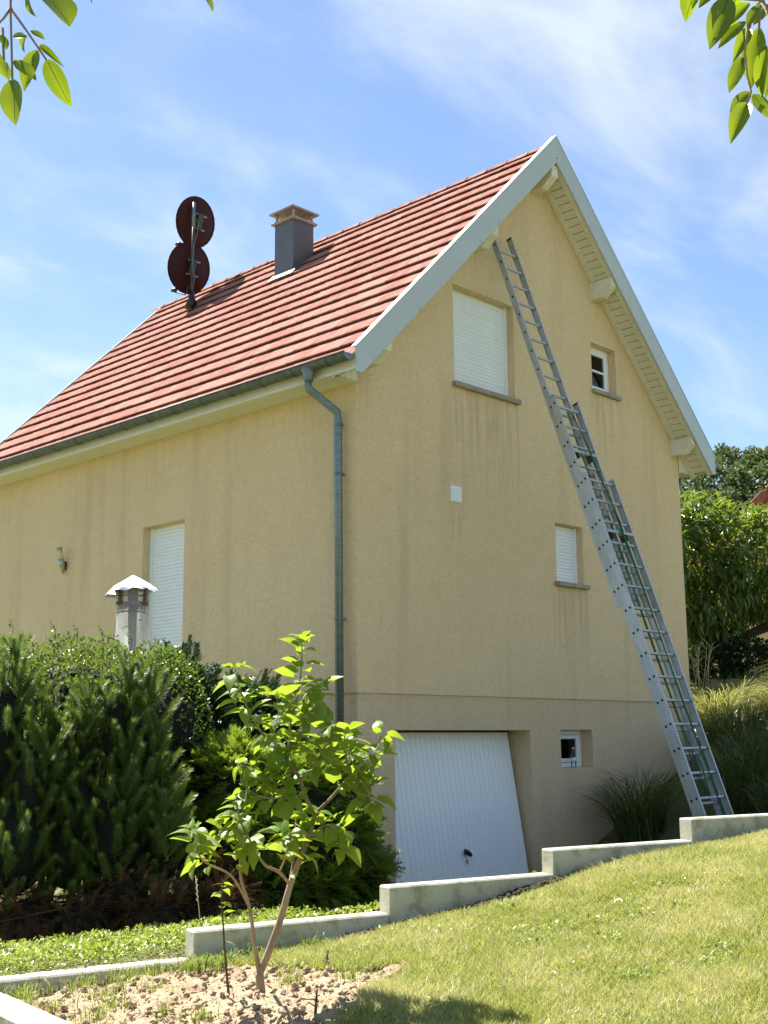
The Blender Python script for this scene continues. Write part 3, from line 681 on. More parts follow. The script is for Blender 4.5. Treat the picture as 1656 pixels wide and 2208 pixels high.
link('chimney_flashing', mesh('chimney_flashing', [tuple(Vector((RX, y_, AP)) - tv * d_ - nv * o_) for d_, o_ in ((1.36, .03), (1.20, .026)) for y_ in (3.86, 4.40)], [(0, 1, 3, 2)], 'zinc'), chim)

# satellite dishes --------------------------------------------------
sat = thing('satellite_mast', 'two maroon satellite dishes stacked on a grey mast on the tiled roof', 'satellite dish', (2.70, 6.66, 6.74))
tube('mast', [(2.70, 6.66, 6.60), (2.70, 6.66, 8.56)], .026, 'dark_metal', sat, 12)
tube('mast_sleeve', [(2.70, 6.66, 8.12), (2.70, 6.66, 8.565)], .031, 'zinc', sat, 12)
tube('mast_collar', [(2.69, 6.66, 6.68), (2.70, 6.66, 6.83), (2.70, 6.66, 6.98)], [.12, .06, .034], 'black_plastic', sat, 12)
def dish(cx, cy, cz, tilt, rot=0):
    V = []; F = []; nr, ns = 6, 28
    for i in range(nr + 1):
        r_ = .425 * i / nr
        for j in range(ns):
            a = 2 * math.pi * j / ns; V.append((r_ * math.cos(a) * .99, .42 * r_ * r_, r_ * math.sin(a) * 1.03))
    n0 = len(V)
    for i in range(nr):
        for j in range(ns): F.append((i * ns + j, i * ns + (j + 1) % ns, (i + 1) * ns + (j + 1) % ns, (i + 1) * ns + j))
    for j in range(ns): V.append((V[nr * ns + j][0] * 1.012, V[nr * ns + j][1] - .012, V[nr * ns + j][2] * 1.012))
    for j in range(ns): F.append((nr * ns + j, nr * ns + (j + 1) % ns, n0 + (j + 1) % ns, n0 + j))
    me = mesh('dish', V, F, 'dish', True)
    sm = me
    o = link('dish', me, sat, None, Matrix.Translation((cx, cy, cz)) @ Matrix.Rotation(rot, 4, 'Z') @ Matrix.Rotation(tilt, 4, 'X'))
    lk = lambda n, m_: link(n, m_, o)
    lk('dish_bracket', boxme(-.055, .055, -.075, -.004, -.14, .14, 'dark_metal', .008))
    for zz_ in (-.12, .12): lk('bolt_arm', boxme(-.10, .14, -.05, -.02, zz_ - .016, zz_ + .016, 'zinc', .004))
    lk('feed_arm', tubeme('feed_arm', [(0, -.02, -.30), (0, .05, -.46), (0, .42, -.40)], .012, 'dark_metal', 8))
    lk('receiver', tubeme('receiver', [(0, .37, -.37), (0, .44, -.36), (0, .50, -.38)], [.028, .034, .024], 'black_plastic', 10))
    return o
dish(2.875, 6.77, 8.30, R(14), R(3)); dish(2.765, 6.79, 7.44, R(14), R(-3))
tube('cable', [(2.67, 6.63, 8.3), (2.76, 6.6, 8.2), (2.75, 6.62, 8.0), (2.68, 6.62, 7.75), (2.665, 6.63, 7.4), (2.73, 6.63, 7.2), (2.68, 6.63, 6.95)], .006, 'zinc', sat, 6)
tube('cable', [(2.715, 7.2, 7.80), (2.73, 6.95, 7.7), (2.72, 6.7, 7.72), (2.675, 6.63, 7.6)], .006, 'black_plastic', sat, 6)

# wall lamp ---------------------------------------------------------
wl = thing('wall_lamp', 'slanted steel torch lamp with pale glass on the beige side wall', 'wall lamp', (0, 5.85, 1.95))
A_ = Vector((-.03, 5.85, 1.845)); B_ = Vector((-.165, 5.765, 2.20)); dv = (B_ - A_)
tube('lamp_body', [A_, A_ + dv * .10, A_ + dv * .30, A_ + dv * .55], [.006, .028, .042, .044], 'steel', wl, 14)
tube('lamp_tube', [A_ + dv * .55, A_ + dv * .93], .039, 'lamp_glass', wl, 14)
tube('lamp_cap', [A_ + dv * .93, A_ + dv * .98], [.046, .046], 'steel', wl, 14)
box('back_plate', -.05, -.001, 5.81, 5.87, 1.90, 2.02, 'dark_metal', wl, .006)

# bottle on the basement sill --------------------------------------
bt = thing('water_bottle', 'clear plastic water bottle standing in the basement window opening', 'bottle', (3.96, .09, -.858))
prof = [(.0, .030), (.006, .034), (.05, .034), (.055, .031), (.06, .034), (.12, .034), (.14, .033), (.175, .028), (.205, .015), (.225, .013), (.232, .013)]
tube('bottle_body', [(3.96, .09, -.857 + h_) for h_, _ in prof], [r_ for _, r_ in prof], 'bottle_plastic', bt, 16)
tube('bottle_label', [(3.96, .09, -.775), (3.96, .09, -.735)], .0352, 'plastic_white', bt, 16)
tube('bottle_cap', [(3.96, .09, -.626), (3.96, .09, -.606)], .0155, 'plastic_white', bt, 12)

# ------------------------------------------------------------------ ladder
lad = thing('extension_ladder', 'three-section aluminium extension ladder with green rope leaning on the gable', 'ladder', (2.55, -3.04, -2.2))
LB0 = Vector((2.55, -2.70, -1.197)); LT0 = Vector((2.50, -.39, 5.65)); ld = (LT0 - LB0).normalized()
lx = Vector((1, 0, 0)); lx = (lx - ld * lx.dot(ld)).normalized(); ly = lx.cross(ld) * -1     # ly points towards the wall
if ly.y < 0: ly = -ly
Ltot = (LT0 - LB0).length; foot = -1.02
def lm(u, v, w): return LB0 + lx * u + ly * v + ld * w
LM = Matrix(((lx.x, ly.x, ld.x, LB0.x), (lx.y, ly.y, ld.y, LB0.y), (lx.z, ly.z, ld.z, LB0.z), (0, 0, 0, 1)))
def zfor(z): return (z - LB0.z) / ld.z
secs = [(.288, 0.0, foot, zfor(2.50)), (.248, .084, zfor(-1.32), zfor(3.52)), (.205, .168, zfor(1.0), zfor(5.92))]
STEP = .266
for si, (hw, off, w0, w1) in enumerate(secs):
    for sg_ in (-1, 1):
        # C-profile stile open to the inside
        dpt, thk, lip = .078, .004, .024
        p = [(0, 0), (lip, 0), (lip, thk), (thk, thk), (thk, dpt - thk), (lip, dpt - thk), (lip, dpt), (0, dpt)]
        p = [(sg_ * (hw - u), off + v) for u, v in p]
        me = prismme('stile', [(u, v) for u, v in p], 'z', w0, w1, 'alu')
        stl = link('stile', me, lad, None, LM)
        w = math.ceil((w0 + .12 - .10) / STEP) * STEP + .10
        HM = mesh('rung_hole', [(sg_ * (hw + .0015), off + .033 + a * .011, b * .013) for a, b in ((-1, -1), (1, -1), (1, 1), (-1, 1))], [(0, 1, 2, 3)], 'hole')
        while w < w1 - .05:
            link('rung_hole', HM, stl, None, Matrix.Translation((0, 0, w))); w += STEP
        link('end_cap', boxme(min(sg_ * hw, sg_ * (hw - .026)), max(sg_ * hw, sg_ * (hw - .026)), off - .002, off + dpt + .002, w0 - .03 if si == 0 else w1 - .004, w0 + .01 if si == 0 else w1 + .008, 'black_plastic', .003), stl)
    w = math.ceil((w0 + .12 - .10) / STEP) * STEP + .10
    RG = boxme(-hw + .005, hw - .005, off + .018, off + .048, -.014, .014, 'alu', .005)
    while w < w1 - .05:
        link('rung', RG, lad, None, LM @ Matrix.Translation((0, 0, w + (0 if si == 0 else -.035 * si))))
        w += STEP
    for ww in ((w1 - .75,) if si < 2 else ()):
        link('guide_hook', boxme(-hw + .03, hw - .03, off - .006, off + .012, ww - .01, ww + .025, 'alu', .004), lad, None, LM)
        for uu in (-.14, .14): link('latch', boxme(uu - .012, uu + .012, off + .0, off + .09, ww - .07, ww + .02, 'dark_metal', .004), lad, None, LM)
def rp(pts, r=.0065): tube('rope', [lm(*p) for p in pts], r, 'rope', lad, 6)
rp([(.04, -.014, -.5), (.05, -.016, .3), (.035, -.012, 1.2), (.05, -.016, 2.0), (.03, -.012, 2.9), (.02, -.012, zfor(2.1)), (.03, .03, zfor(2.6)), (.01, .05, zfor(3.0))])
rp([(.055, -.014, -.5), (.062, -.014, .5), (.05, -.012, 1.5), (.062, -.014, 2.4), (.04, -.012, zfor(2.0)), (.06, .05, zfor(2.8)), (-.02, .06, zfor(3.3)), (-.03, .11, zfor(3.35)), (-.05, .12, zfor(2.9)), (-.07, .08, zfor(2.4))])
rp([(-.02, .06, .15), (-.015, .055, .6), (-.03, .06, 1.3), (-.02, .06, 2.2), (-.05, .06, 3.0), (-.03, .06, zfor(2.0))])
rp([(-.05, .06, .2), (-.06, .065, .45), (-.045, .06, .9), (-.05, .062, 1.6), (-.04, .06, 2.4), (-.01, .055, zfor(2.0))])
rp([(-.02, .02, .12), (-.04, .0, .25), (-.01, .0, .45), (-.03, .01, .55)], .008)
rp([(.0, -.02, zfor(2.05)), (.03, -.03, zfor(1.9)), (-.02, -.02, zfor(1.8)), (.03, -.02, zfor(1.72)), (0, -.015, zfor(1.6))], .009)

# ------------------------------------------------------------------ stepped concrete wall
rw = thing('retaining_wall', 'low stepped concrete garden wall along the top of the lawn', 'garden wall', (K0[0], K0[1], -1.9))
RZ = math.atan2(UD[1], UD[0])
def kerb(s0, s1, top, bottom, parent, name='wall_segment', jit=.003, w=KW):
    me = boxme(0, s1 - s0, 0, w, bottom, top, 'concrete', .011, name)
    x_, y_ = xy_of(s0, 0)
    return link(name, me, parent, None, Matrix.Translation((x_, y_, random.uniform(-jit, jit))) @ Matrix.Rotation(RZ, 4, 'Z'))
kerb(-1.36, -.625, K0[2] - KH, -2.3, rw); kerb(-.621, -.002, K0[2] - KH, -2.3, rw)
for k in range(0, 6): kerb(k * KL + .001, (k + 1) * KL - .001, K0[2] + k * KH, K0[2] + k * KH - .62, rw)
kb = thing('kerb', 'pale concrete kerb bordering the bare soil bed, running off from the wall', 'kerb', (-5.8, -3.5, -1.9))
kd = np.array([-5.855 + 5.70, -4.015 + 3.06]); kl = np.linalg.norm(kd); kd = kd / kl; ang = math.atan2(kd[1], kd[0])
for i, (a, b) in enumerate(((-.16, .10), (.104, 1.1), (1.104, 2.1), (2.104, 3.1))):
    link('kerb_stone', boxme(a, b, -.20, 0, -2.3, -1.80, 'concrete', .011), kb, None, Matrix.Translation((-5.70, -3.06, random.uniform(-.002, .002))) @ Matrix.Rotation(ang, 4, 'Z'))
# ------------------------------------------------------------------ soil, lawn, ground cover
SOILP = np.array([(-1.35, -.02), (.05, -.02), (.2, .28), (.5, .75), (.9, .98), (.55, 1.35), (.28, 1.5), (-.02, 2.0), (-.35, 2.7), (-1.15, 2.9), (-1.25, 1.0)])
def inpoly(s, t, poly):
    r_ = np.zeros(np.shape(s), bool); n = len(poly)
    for i in range(n):
        (x1, y1), (x2, y2) = poly[i], poly[(i + 1) % n]
        c = ((y1 > t) != (y2 > t)) & (s < (x2 - x1) * (t - y1) / (y2 - y1 + 1e-12) + x1); r_ ^= c
    return r_
def soily(x, y):
    s, t = st_of(x, y)
    return inpoly(s + .22 * (vnoise(x * 3, y * 3, 5) - .5), t + .22 * (vnoise(x * 3, y * 3, 9) - .5), SOILP)
ss = np.arange(-1.5, 1.25, .022); tt = np.arange(-.02, 3.1, .022)
SS, TT = np.meshgrid(ss, tt, indexing='ij'); sx, sy = xy_of(SS, TT)
inside = inpoly(SS, TT, SOILP * 1.0)
fade = np.ones_like(SS)
cl = vnoise(sx * 9, sy * 9, 1) * .07 + vnoise(sx * 24, sy * 24, 2) * .045 + .03 * np.abs(vnoise(sx * 4, sy * 4, 3) - .5)
sz = H(sx, sy) - .075 + cl
edge = inpoly(SS, TT, np.array([(-1.5, -.1), (.15, -.1), (.35, .25), (.7, .6), (1.15, .95), (.75, 1.5), (.45, 1.75), (.15, 2.2), (-.2, 3.2), (-1.5, 3.2)]))
sz = np.where(edge, sz, H(sx, sy) - .06)
idx = np.arange(SS.size).reshape(SS.shape)
q = np.stack([idx[:-1, :-1], idx[1:, :-1], idx[1:, 1:], idx[:-1, 1:]], -1).reshape(-1, 4)
q = q[edge.ravel()[q].all(1)]
tag(link('soil_bed', trimesh('soil_bed', np.stack([sx, sy, sz], -1).reshape(-1, 3), np.concatenate([q[:, [0, 2, 1]], q[:, [0, 3, 2]]]), 'soil', True)), kind='structure')
# loose clods
bm = bmesh.new(); bmesh.ops.create_icosphere(bm, subdivisions=1, radius=1); ico_v = np.array([v.co for v in bm.verts]); bm.faces.ensure_lookup_table(); ico_f = np.array([[v.index for v in f.verts] for f in bm.faces]); bm.free()
bm = bmesh.new(); bmesh.ops.create_icosphere(bm, subdivisions=2, radius=1); ico2_v = np.array([v.co for v in bm.verts]); ico2_f = np.array([[v.index for v in f.verts] for f in bm.faces]); bm.free()
k = 6000; s_ = rng.uniform(-1.3, 1.0, k); t_ = rng.uniform(.0, 2.9, k); x_, y_ = xy_of(s_, t_); ok = soily(x_, y_); x_, y_ = x_[ok], y_[ok]; k = len(x_)
parts = []
for j in range(6):
    m_ = slice(j * k // 6, (j + 1) * k // 6); kk = len(x_[m_]); tvv = ico2_v * (1 + .9 * (rng.random((len(ico2_v), 1)) - .5)) * np.array([1, .8, .6])
    sc_ = .003 + .024 * rng.random(kk) ** 8
    parts.append(scatter(tvv, ico2_f, np.stack([x_[m_], y_[m_], H(x_[m_], y_[m_]) - .004 + rng.uniform(0, .012, kk)], 1), frames(unit(kk), unit(kk)), sc_))
V, F = merge(parts); tag(link('soil_clods', trimesh('soil_clods', V, F, 'soil')), 'loose dry tan soil clods around the young lilac', 'soil', kind='stuff')

LEAF4 = np.array([(0, 0, 0), (-.5, .45, .06), (.5, .45, .06), (0, 1, -.05), (0, .5, -.04)]); LEAF4F = np.array([(0, 4, 1), (0, 2, 4), (4, 3, 1), (4, 2, 3)])
def blades(x, y, z, h, w, lean, nseg=1, base=None):
    """tapered blades; nseg=1: one triangle, otherwise a bent strip"""
    k = len(x); a = rng.uniform(0, 2 * np.pi, k); la = rng.uniform(0, 2 * np.pi, k) if base is None else base
    sd = np.stack([np.cos(a), np.sin(a), np.zeros(k)], 1) * (w / 2)[:, None]; ld_ = np.stack([np.cos(la), np.sin(la), np.zeros(k)], 1)
    p0 = np.stack([x, y, z], 1); Vs = []
    for i in range(nseg + 1):
        f = i / nseg; c = p0 + ld_ * (h * lean * f ** 1.8)[:, None]; c[:, 2] += h * np.sin(np.pi / 2 * np.minimum(1, f)) * (1 - .45 * np.clip(lean, 0, 2) * f ** 2 * .8) if nseg > 1 else h * f
        if i < nseg:
            wv = 1 - .75 * f; Vs += [c - sd * wv, c + sd * wv]
        else: Vs.append(c)
    n = 2 * nseg + 1; V = np.stack(Vs, 1).reshape(-1, 3); F = []
    for i in range(nseg - 1): F += [(2 * i, 2 * i + 1, 2 * i + 3), (2 * i, 2 * i + 3, 2 * i + 2)]
    F.append((2 * nseg - 2, 2 * nseg - 1, 2 * nseg)); F = np.array(F)
    return V, (F[None] + (np.arange(k) * n)[:, None, None]).reshape(-1, 3)
def view_cull(x, y, z, m=220):
    u, v, d = pix(np.stack([x, y, z], 1)); return (d > 1.5) & (u > -m) & (u < 1656 + m) & (v < 2208 + 1.3 * m) & (v > 1500)
k = 2600000; s_ = rng.uniform(-2.5, 7.5, k); t_ = rng.uniform(.015, 8.5, k); x_, y_ = xy_of(s_, t_); z_ = H(x_, y_)
keep = view_cull(x_, y_, z_); x_, y_, z_, s_, t_ = [a[keep] for a in (x_, y_, z_, s_, t_)]
den = .6 * vnoise(x_ * 2.2, y_ * 2.2, 21) + .4 * vnoise(x_ * 9, y_ * 9, 22); dd = np.hypot(x_ - CAM[0], y_ - CAM[1])
so = soily(x_, y_)
edgebare = (t_ < .13 + .07 * (vnoise(s_ * 5, t_ * 0, 4) - .3)) & (s_ > .9)         # dark trimmed strip beside the wall
pr_ = np.where(so, .0, np.clip(.45 + 2.2 * (den - .42), .10, 1)) * np.where(edgebare, .04, 1)
left = x_ < -5.72 - .16 * (-3.06 - y_)
pr_ = np.where(left & (t_ > 0), .8, pr_)
keep = rng.random(len(x_)) < pr_; x_, y_, z_, s_, t_ = [a[keep] for a in (x_, y_, z_, s_, t_)]
if len(x_) > 330000:
    sel = rng.choice(len(x_), 330000, replace=False); x_, y_, z_, s_, t_ = [a[sel] for a in (x_, y_, z_, s_, t_)]
k = len(x_); print('lawn blades', k)
tall = vnoise(x_ * 1.4, y_ * 1.4, 33)
h_ = (.024 + .040 * rng.random(k)) * (.45 + 1.3 * tall) * np.where(t_ < .3, .6 + .4 * t_ / .3, 1); w_ = rng.uniform(.005, .0095, k)
V, F = blades(x_, y_, z_ - .012, h_, w_, rng.uniform(.2, 1.6, k))
tag(link('lawn_grass', trimesh('lawn_grass', V, F, 'lawn_grass')), 'short sunlit mown lawn grass, partly straw dry', 'grass', kind='stuff')
# broad-leaved weeds and clover in the lawn
cs = rng.uniform(-.3, 6.5, 150); ct = rng.uniform(.15, 6.5, 150); rep = rng.integers(12, 46, 150)
s_ = np.repeat(cs, rep) + rng.normal(0, .06, rep.sum()); t_ = np.repeat(ct, rep) + rng.normal(0, .06, rep.sum()); x_, y_ = xy_of(s_, t_); ok = ~soily(x_, y_) & (t_ > .1); x_, y_ = x_[ok], y_[ok]; k = len(x_)
dn = unit(k); dn[:, 2] = np.abs(dn[:, 2]) * .5 + .15
V, F = scatter(LEAF4, LEAF4F, np.stack([x_, y_, H(x_, y_) + .012 + .025 * rng.random(k)], 1), frames(dn, unit(k) * .5 + np.array([0, 0, 1.])), np.stack([rng.uniform(.010, .022, k), rng.uniform(.018, .045, k), np.full(k, .03)], 1))
tag(link('lawn_weeds', trimesh('lawn_weeds', V, F, 'tuft_grass')), 'small broad-leaved weeds and clover scattered through the mown lawn', 'weeds', kind='stuff')
# longer unmown grass along the wall, on the soil and behind the ground cover
def tufts(name, label, spec, mat, cnt, h0, h1, spread, lean=(.2, 1.1), nseg=3, w=(.004, .007)):
    X, Y, A = [], [], []
    for (x0, y0) in spec:
        kk = int(cnt * random.uniform(.6, 1.4)); r_ = np.abs(rng.normal(0, spread, kk)); a = rng.uniform(0, 2 * np.pi, kk)
        X.append(x0 + r_ * np.cos(a)); Y.append(y0 + r_ * np.sin(a)); A.append(a + rng.normal(0, .6, kk))
    X, Y, A = map(np.concatenate, (X, Y, A)); k = len(X)
    V, F = blades(X, Y, H(X, Y) - .01, rng.uniform(h0, h1, k), rng.uniform(*w, k), rng.uniform(*lean, k), nseg, A)
    return tag(link(name, trimesh(name, V, F, mat)), label, 'grass', kind='stuff')
sp = [xy_of(rng.uniform(-1.3, .9), rng.uniform(.03, .16)) for _ in range(30)] + [xy_of(rng.uniform(-.1, .4), rng.uniform(.05, .3)) for _ in range(22)]
tufts('wall_foot_grass', 'long green grass tufts at the foot of the low concrete wall', sp, 'tuft_grass', 34, .03, .11, .05)
sp = [xy_of(s0, t0) for s0, t0 in [(-1.0, .55), (-.9, .9), (-.7, .45), (-.55, .32), (-.95, 1.2), (-.75, .7), (-1.08, .35), (-.45, .55), (-.9, 1.6), (-.5, 1.3), (-.62, 1.05), (.2, .9), (.5, 1.02), (.35, .62), (.1, 1.75), (-.2, 2.1), (-.05, 1.95), (-.4, 1.9), (-.7, 1.9), (.62, .9)]]
tufts('soil_weeds', 'sparse green weed and grass tufts scattered over the bare soil', sp, 'tuft_grass', 60, .03, .10, .07)
# trimmed edge of dark earth beside the wall
k = 900; s_ = rng.uniform(1.0, 6.2, k); t_ = rng.uniform(.01, .10, k); x_, y_ = xy_of(s_, t_)
V, F = scatter(ico_v, ico_f, np.stack([x_, y_, H(x_, y_) - .004], 1), frames(unit(k), unit(k)), .008 + .016 * rng.random(k))
pm('dark_soil', (.05, .038, .024), (.03, .024, .016), 20, .95)
tag(link('edge_soil', trimesh('edge_soil', V, F, 'dark_soil')), 'dark crumbly earth edge between lawn and concrete wall', 'soil', kind='stuff')
# ground cover strip behind the lowest wall segments
LEAF4 = np.array([(0, 0, 0), (-.5, .45, .06), (.5, .45, .06), (0, 1, -.05), (0, .5, -.04)]); LEAF4F = np.array([(0, 4, 1), (0, 2, 4), (4, 3, 1), (4, 2, 3)])
k = 15000; s_ = rng.uniform(-2.2, 1.0, k); t_ = rng.uniform(-1.55, -.16, k)
ok = t_ > -1.5 + .25 * vnoise(s_ * 2, s_ * 0, 8) - .35 * np.clip(s_, 0, 1); s_, t_ = s_[ok], t_[ok]; k = len(s_); x_, y_ = xy_of(s_, t_)
hh = (.02 + .10 * rng.random(k)) * (.55 + .8 * vnoise(x_ * 5, y_ * 5, 11))
dn = unit(k); dn[:, 2] = np.abs(dn[:, 2]) * .7 + .25; up_ = unit(k) * .5 + np.array([0, 0, 1.])
V, F = scatter(LEAF4, LEAF4F, np.stack([x_, y_, H(x_, y_) + hh], 1), frames(dn, up_), np.stack([rng.uniform(.014, .022, k), rng.uniform(.022, .038, k), np.full(k, .03)], 1))
tag(link('ground_cover', trimesh('ground_cover', V, F, 'cover_leaf')), 'bright green leafy ground cover behind the lowest wall segments', 'ground cover', kind='stuff')
k = 1300; s_ = rng.uniform(2.0, 3.0, k) * 0 + rng.uniform(1.2, 3.6, k); t_ = rng.uniform(-.9, -.16, k); x_, y_ = xy_of(s_, t_)
dn = unit(k); dn[:, 2] = np.abs(dn[:, 2]) * .7 + .25
V, F = scatter(LEAF4, LEAF4F, np.stack([x_, y_, H(x_, y_) + .05 * rng.random(k)], 1), frames(dn, unit(k) * .5 + np.array([0, 0, 1.])), rng.uniform(.02, .035, k))
tag(link('ground_cover', trimesh('ground_cover', V, F, 'cover_leaf')), 'small yellow-green weeds by the house corner behind the wall', 'ground cover', kind='stuff')

# ------------------------------------------------------------------ lilac
def cordate(L_, Wd, fold, droop, curl):
    """heart-shaped leaf, stalk at the origin, blade along +y"""
    nsec = 7; V = []; F = []
    ys = np.linspace(0, 1, nsec)
    wd = np.array([.30, .46, .50, .44, .32, .17, .0])
    for i, y_ in enumerate(ys):
        zc = -droop * y_ ** 2 * L_
        for sgn, fx in ((-1, 1.), (-1, .5), (0, 0), (1, .5), (1, 1.)):
            x = sgn * wd[i] * fx * Wd * 2; back = -.10 * L_ * fx * (1 - y_) ** 3 if i == 0 else 0
            V.append((x, y_ * L_ + back, zc + abs(x) * fold - curl * fx * fx * abs(math.sin(y_ * 9 + fold * 7)) * .02))
    for i in range(nsec - 1):
        for j in range(4):
            a = i * 5 + j; F.append((a, a + 1, a + 6, a + 5))
    return V, F
LEAFM = []
for f_, d_, c_ in ((.35, .25, .3), (.15, .45, .5), (.55, .15, .3), (.25, .65, .6), (.05, .3, .8)):
    V, F = cordate(1.0, .36 + .06 * random.random(), f_, d_, c_)
    V += [(-.012, -.22, .05), (.012, -.22, .05), (.012, .02, -.01), (-.012, .02, -.01)]; n = len(V); F.append((n - 4, n - 3, n - 2, n - 1))
    LEAFM.append(mesh('leaf', V, F, 'lilac_leaf', True))
lil = thing('lilac', 'young lilac with heart-shaped sunlit leaves growing in the bare soil', 'shrub', LB[0][0][0])
rad = []; mes = []
for pts, a, b in LB:
    P = [Vector(p) for p in pts]; n = len(P); rr = [a + (b - a) * i / (n - 1) for i in range(n)]
    # smooth the polyline
    Q = []; RQ = []
    for i in range(n - 1):
        p0, p1, p2, p3 = P[max(i - 1, 0)], P[i], P[i + 1], P[min(i + 2, n - 1)]
        for u in np.linspace(0, 1, 5)[:-1]:
            Q.append(.5 * ((2 * p1) + (p2 - p0) * u + (2 * p0 - 5 * p1 + 4 * p2 - p3) * u * u + (3 * p1 - p0 - 3 * p2 + p3) * u ** 3)); RQ.append(rr[i] + (rr[i + 1] - rr[i]) * u)
    Q.append(P[-1]); RQ.append(rr[-1]); mes.append(tubeme('stem', Q, [.88 * v for v in RQ], None, 8)); rad.append(Q)
link('trunk', mes[0].copy(), lil, 'bark_grey')
for m_ in mes[1:]: link('branch', m_, lil, 'bark_grey')
cands = []
for bi, Q in enumerate(rad):
    if bi == 0: continue
    L_ = sum((Q[i + 1] - Q[i]).length for i in range(len(Q) - 1)); acc = 0; nxt = 0
    start = {1: .80, 2: .62, 3: .45, 8: .45, 10: .52, 4: .12, 5: .0, 6: .28}.get(bi, .22)
    flip = 0
    for i in range(len(Q) - 1):
        sl = (Q[i + 1] - Q[i]).length; acc += sl
        while nxt < acc:
            f = nxt / L_; nxt += random.uniform(.026, .042)
            if f < start: continue
            u = 1 - (acc - nxt) / sl if sl else 0
            cands.append((Q[i].lerp(Q[i + 1], min(max(u, 0), 1)), (Q[i + 1] - Q[i]).normalized(), f, flip)); flip += 1
    cands.append((Q[-1], (Q[-1] - Q[-2]).normalized(), 1.0, 0)); cands.append((Q[-1], (Q[-1] - Q[-2]).normalized(), 1.0, 1))
vd = Vector(CF)
leaves = []
for p, d, f, fl in cands:
    a0 = fl * math.pi / 2 + random.uniform(-.5, .5)
    o1 = d.orthogonal().normalized(); o2 = d.cross(o1)
    for sgn in (0, math.pi):
        w_ = o1 * math.cos(a0 + sgn) + o2 * math.sin(a0 + sgn)
        leaves.append((p, d, w_, f))
random.shuffle(leaves); leaves = leaves[:470]; extra = []
for li, (p, d, w_, f) in enumerate(leaves):
    L_ = random.uniform(.066, .122) * (.72 if f > .97 else 1)
    ydir = (w_ * .9 + d * random.uniform(.1, .6) + Vector((0, 0, random.uniform(-.45, .30)))).normalized()
    upv = (Vector((0, 0, 1)) * 1.0 + Vector((random.uniform(-.6, .6), random.uniform(-.3, .75), 0)))
    zdir = (upv - ydir * upv.dot(ydir)).normalized(); xdir = ydir.cross(zdir)
    q0 = p + ydir * L_ * random.uniform(.22, .45)
    Mx = Matrix(((xdir.x, ydir.x, zdir.x, q0.x), (xdir.y, ydir.y, zdir.y, q0.y), (xdir.z, ydir.z, zdir.z, q0.z), (0, 0, 0, 1))) @ Matrix.Diagonal((L_, L_, L_, 1))
    if li < 292: link('leaf', random.choice(LEAFM), lil, None, Mx)
    else:
        c_ = random.choice(LEAFM).copy(); c_.transform(Mx); extra.append(c_)
tag(link('inner_leaves', join('inner_leaves', extra, 'lilac_leaf'), lil), kind='stuff')
# little sapling with a thin dark stem
sap = thing('sapling', 'thin dark-stemmed sapling with few leaves beside the lilac trunk', 'sapling', SP[0])
tube('stem', SP, [.008, .007, .006, .005, .004, .003], 'bark_dark', sap, 6)
for i, (fi, az, L_) in enumerate(((5, .3, .05), (5, 3.2, .055), (4.6, 1.2, .06), (4.4, 4.0, .06), (4.1, 2.6, .055), (3.9, 5.5, .065), (3.2, 2.9, .06), (3.3, .2, .06), (2.9, 5.8, .05), (2.0, .1, .06), (4.8, 5.0, .05), (3.6, 1.6, .05))):
    j = min(int(fi), 4); p = Vector(SP[j]).lerp(Vector(SP[j + 1]), fi - j)
    cr = Vector(CR); y_ = (cr * math.cos(az) + vd * math.sin(az) * .8 + Vector((0, 0, random.uniform(-.2, .5)))).normalized(); zd = Vector((random.uniform(-.3, .3), .2, 1)); zd = (zd - y_ * zd.dot(y_)).normalized(); xd = y_.cross(zd); q0 = p + y_ * L_ * .2
    link('leaf', random.choice(LEAFM), sap, None, Matrix(((xd.x, y_.x, zd.x, q0.x), (xd.y, y_.y, zd.y, q0.y), (xd.z, y_.z, zd.z, q0.z), (0, 0, 0, 1))) @ Matrix.Diagonal((L_, L_, L_, 1)))
# stumps of cut shoots on the bed and a pale seed stalk
for (s0, t0, h0, lab) in ((.52, .72, .10, 'short dark cut stump on the soil right of the lilac'), (-.02, 1.60, .09, 'pale broken weed stump at the soil edge near the lawn')):
    x_, y_ = xy_of(s0, t0); z_ = float(H(x_, y_)); t_ = thing('cut_stump', lab, 'stump', (x_, y_, z_))
    tube('stump_stem', [(x_, y_, z_ - .03), (x_ + .01, y_, z_ + h0)], [.009, .006], 'bark_dark', t_, 6)
    for a in (.5, 2.4, 4.3): tube('side_shoot', [(x_, y_, z_ + h0 * .3), (x_ + .03 * math.cos(a), y_ + .03 * math.sin(a), z_ + h0 * .5), (x_ + .05 * math.cos(a), y_ + .05 * math.sin(a), z_ + h0 * .35)], [.004, .003, .002], 'bark_grey', t_, 5)
x_, y_ = xy_of(.28, -.55); z_ = float(H(x_, y_))
t_ = thing('seed_stalk', 'single pale dry seed stalk standing above the ground cover', 'weed', (x_, y_, z_))
pm('straw', (.55, .50, .32), None)
tube('stalk', [(x_, y_, z_), (x_ - .015, y_ + .01, z_ + .2), (x_ - .035, y_ + .03, z_ + .42)], [.004, .003, .002], 'straw', t_, 5)
for i in range(9): tube('seed', [(x_ - .024 - .0015 * i, y_ + .02, z_ + .26 + .018 * i), (x_ - .024 - .0015 * i + (.009 if i % 2 else -.009), y_ + .02, z_ + .275 + .018 * i)], [.0045, .002], 'straw', t_, 5)

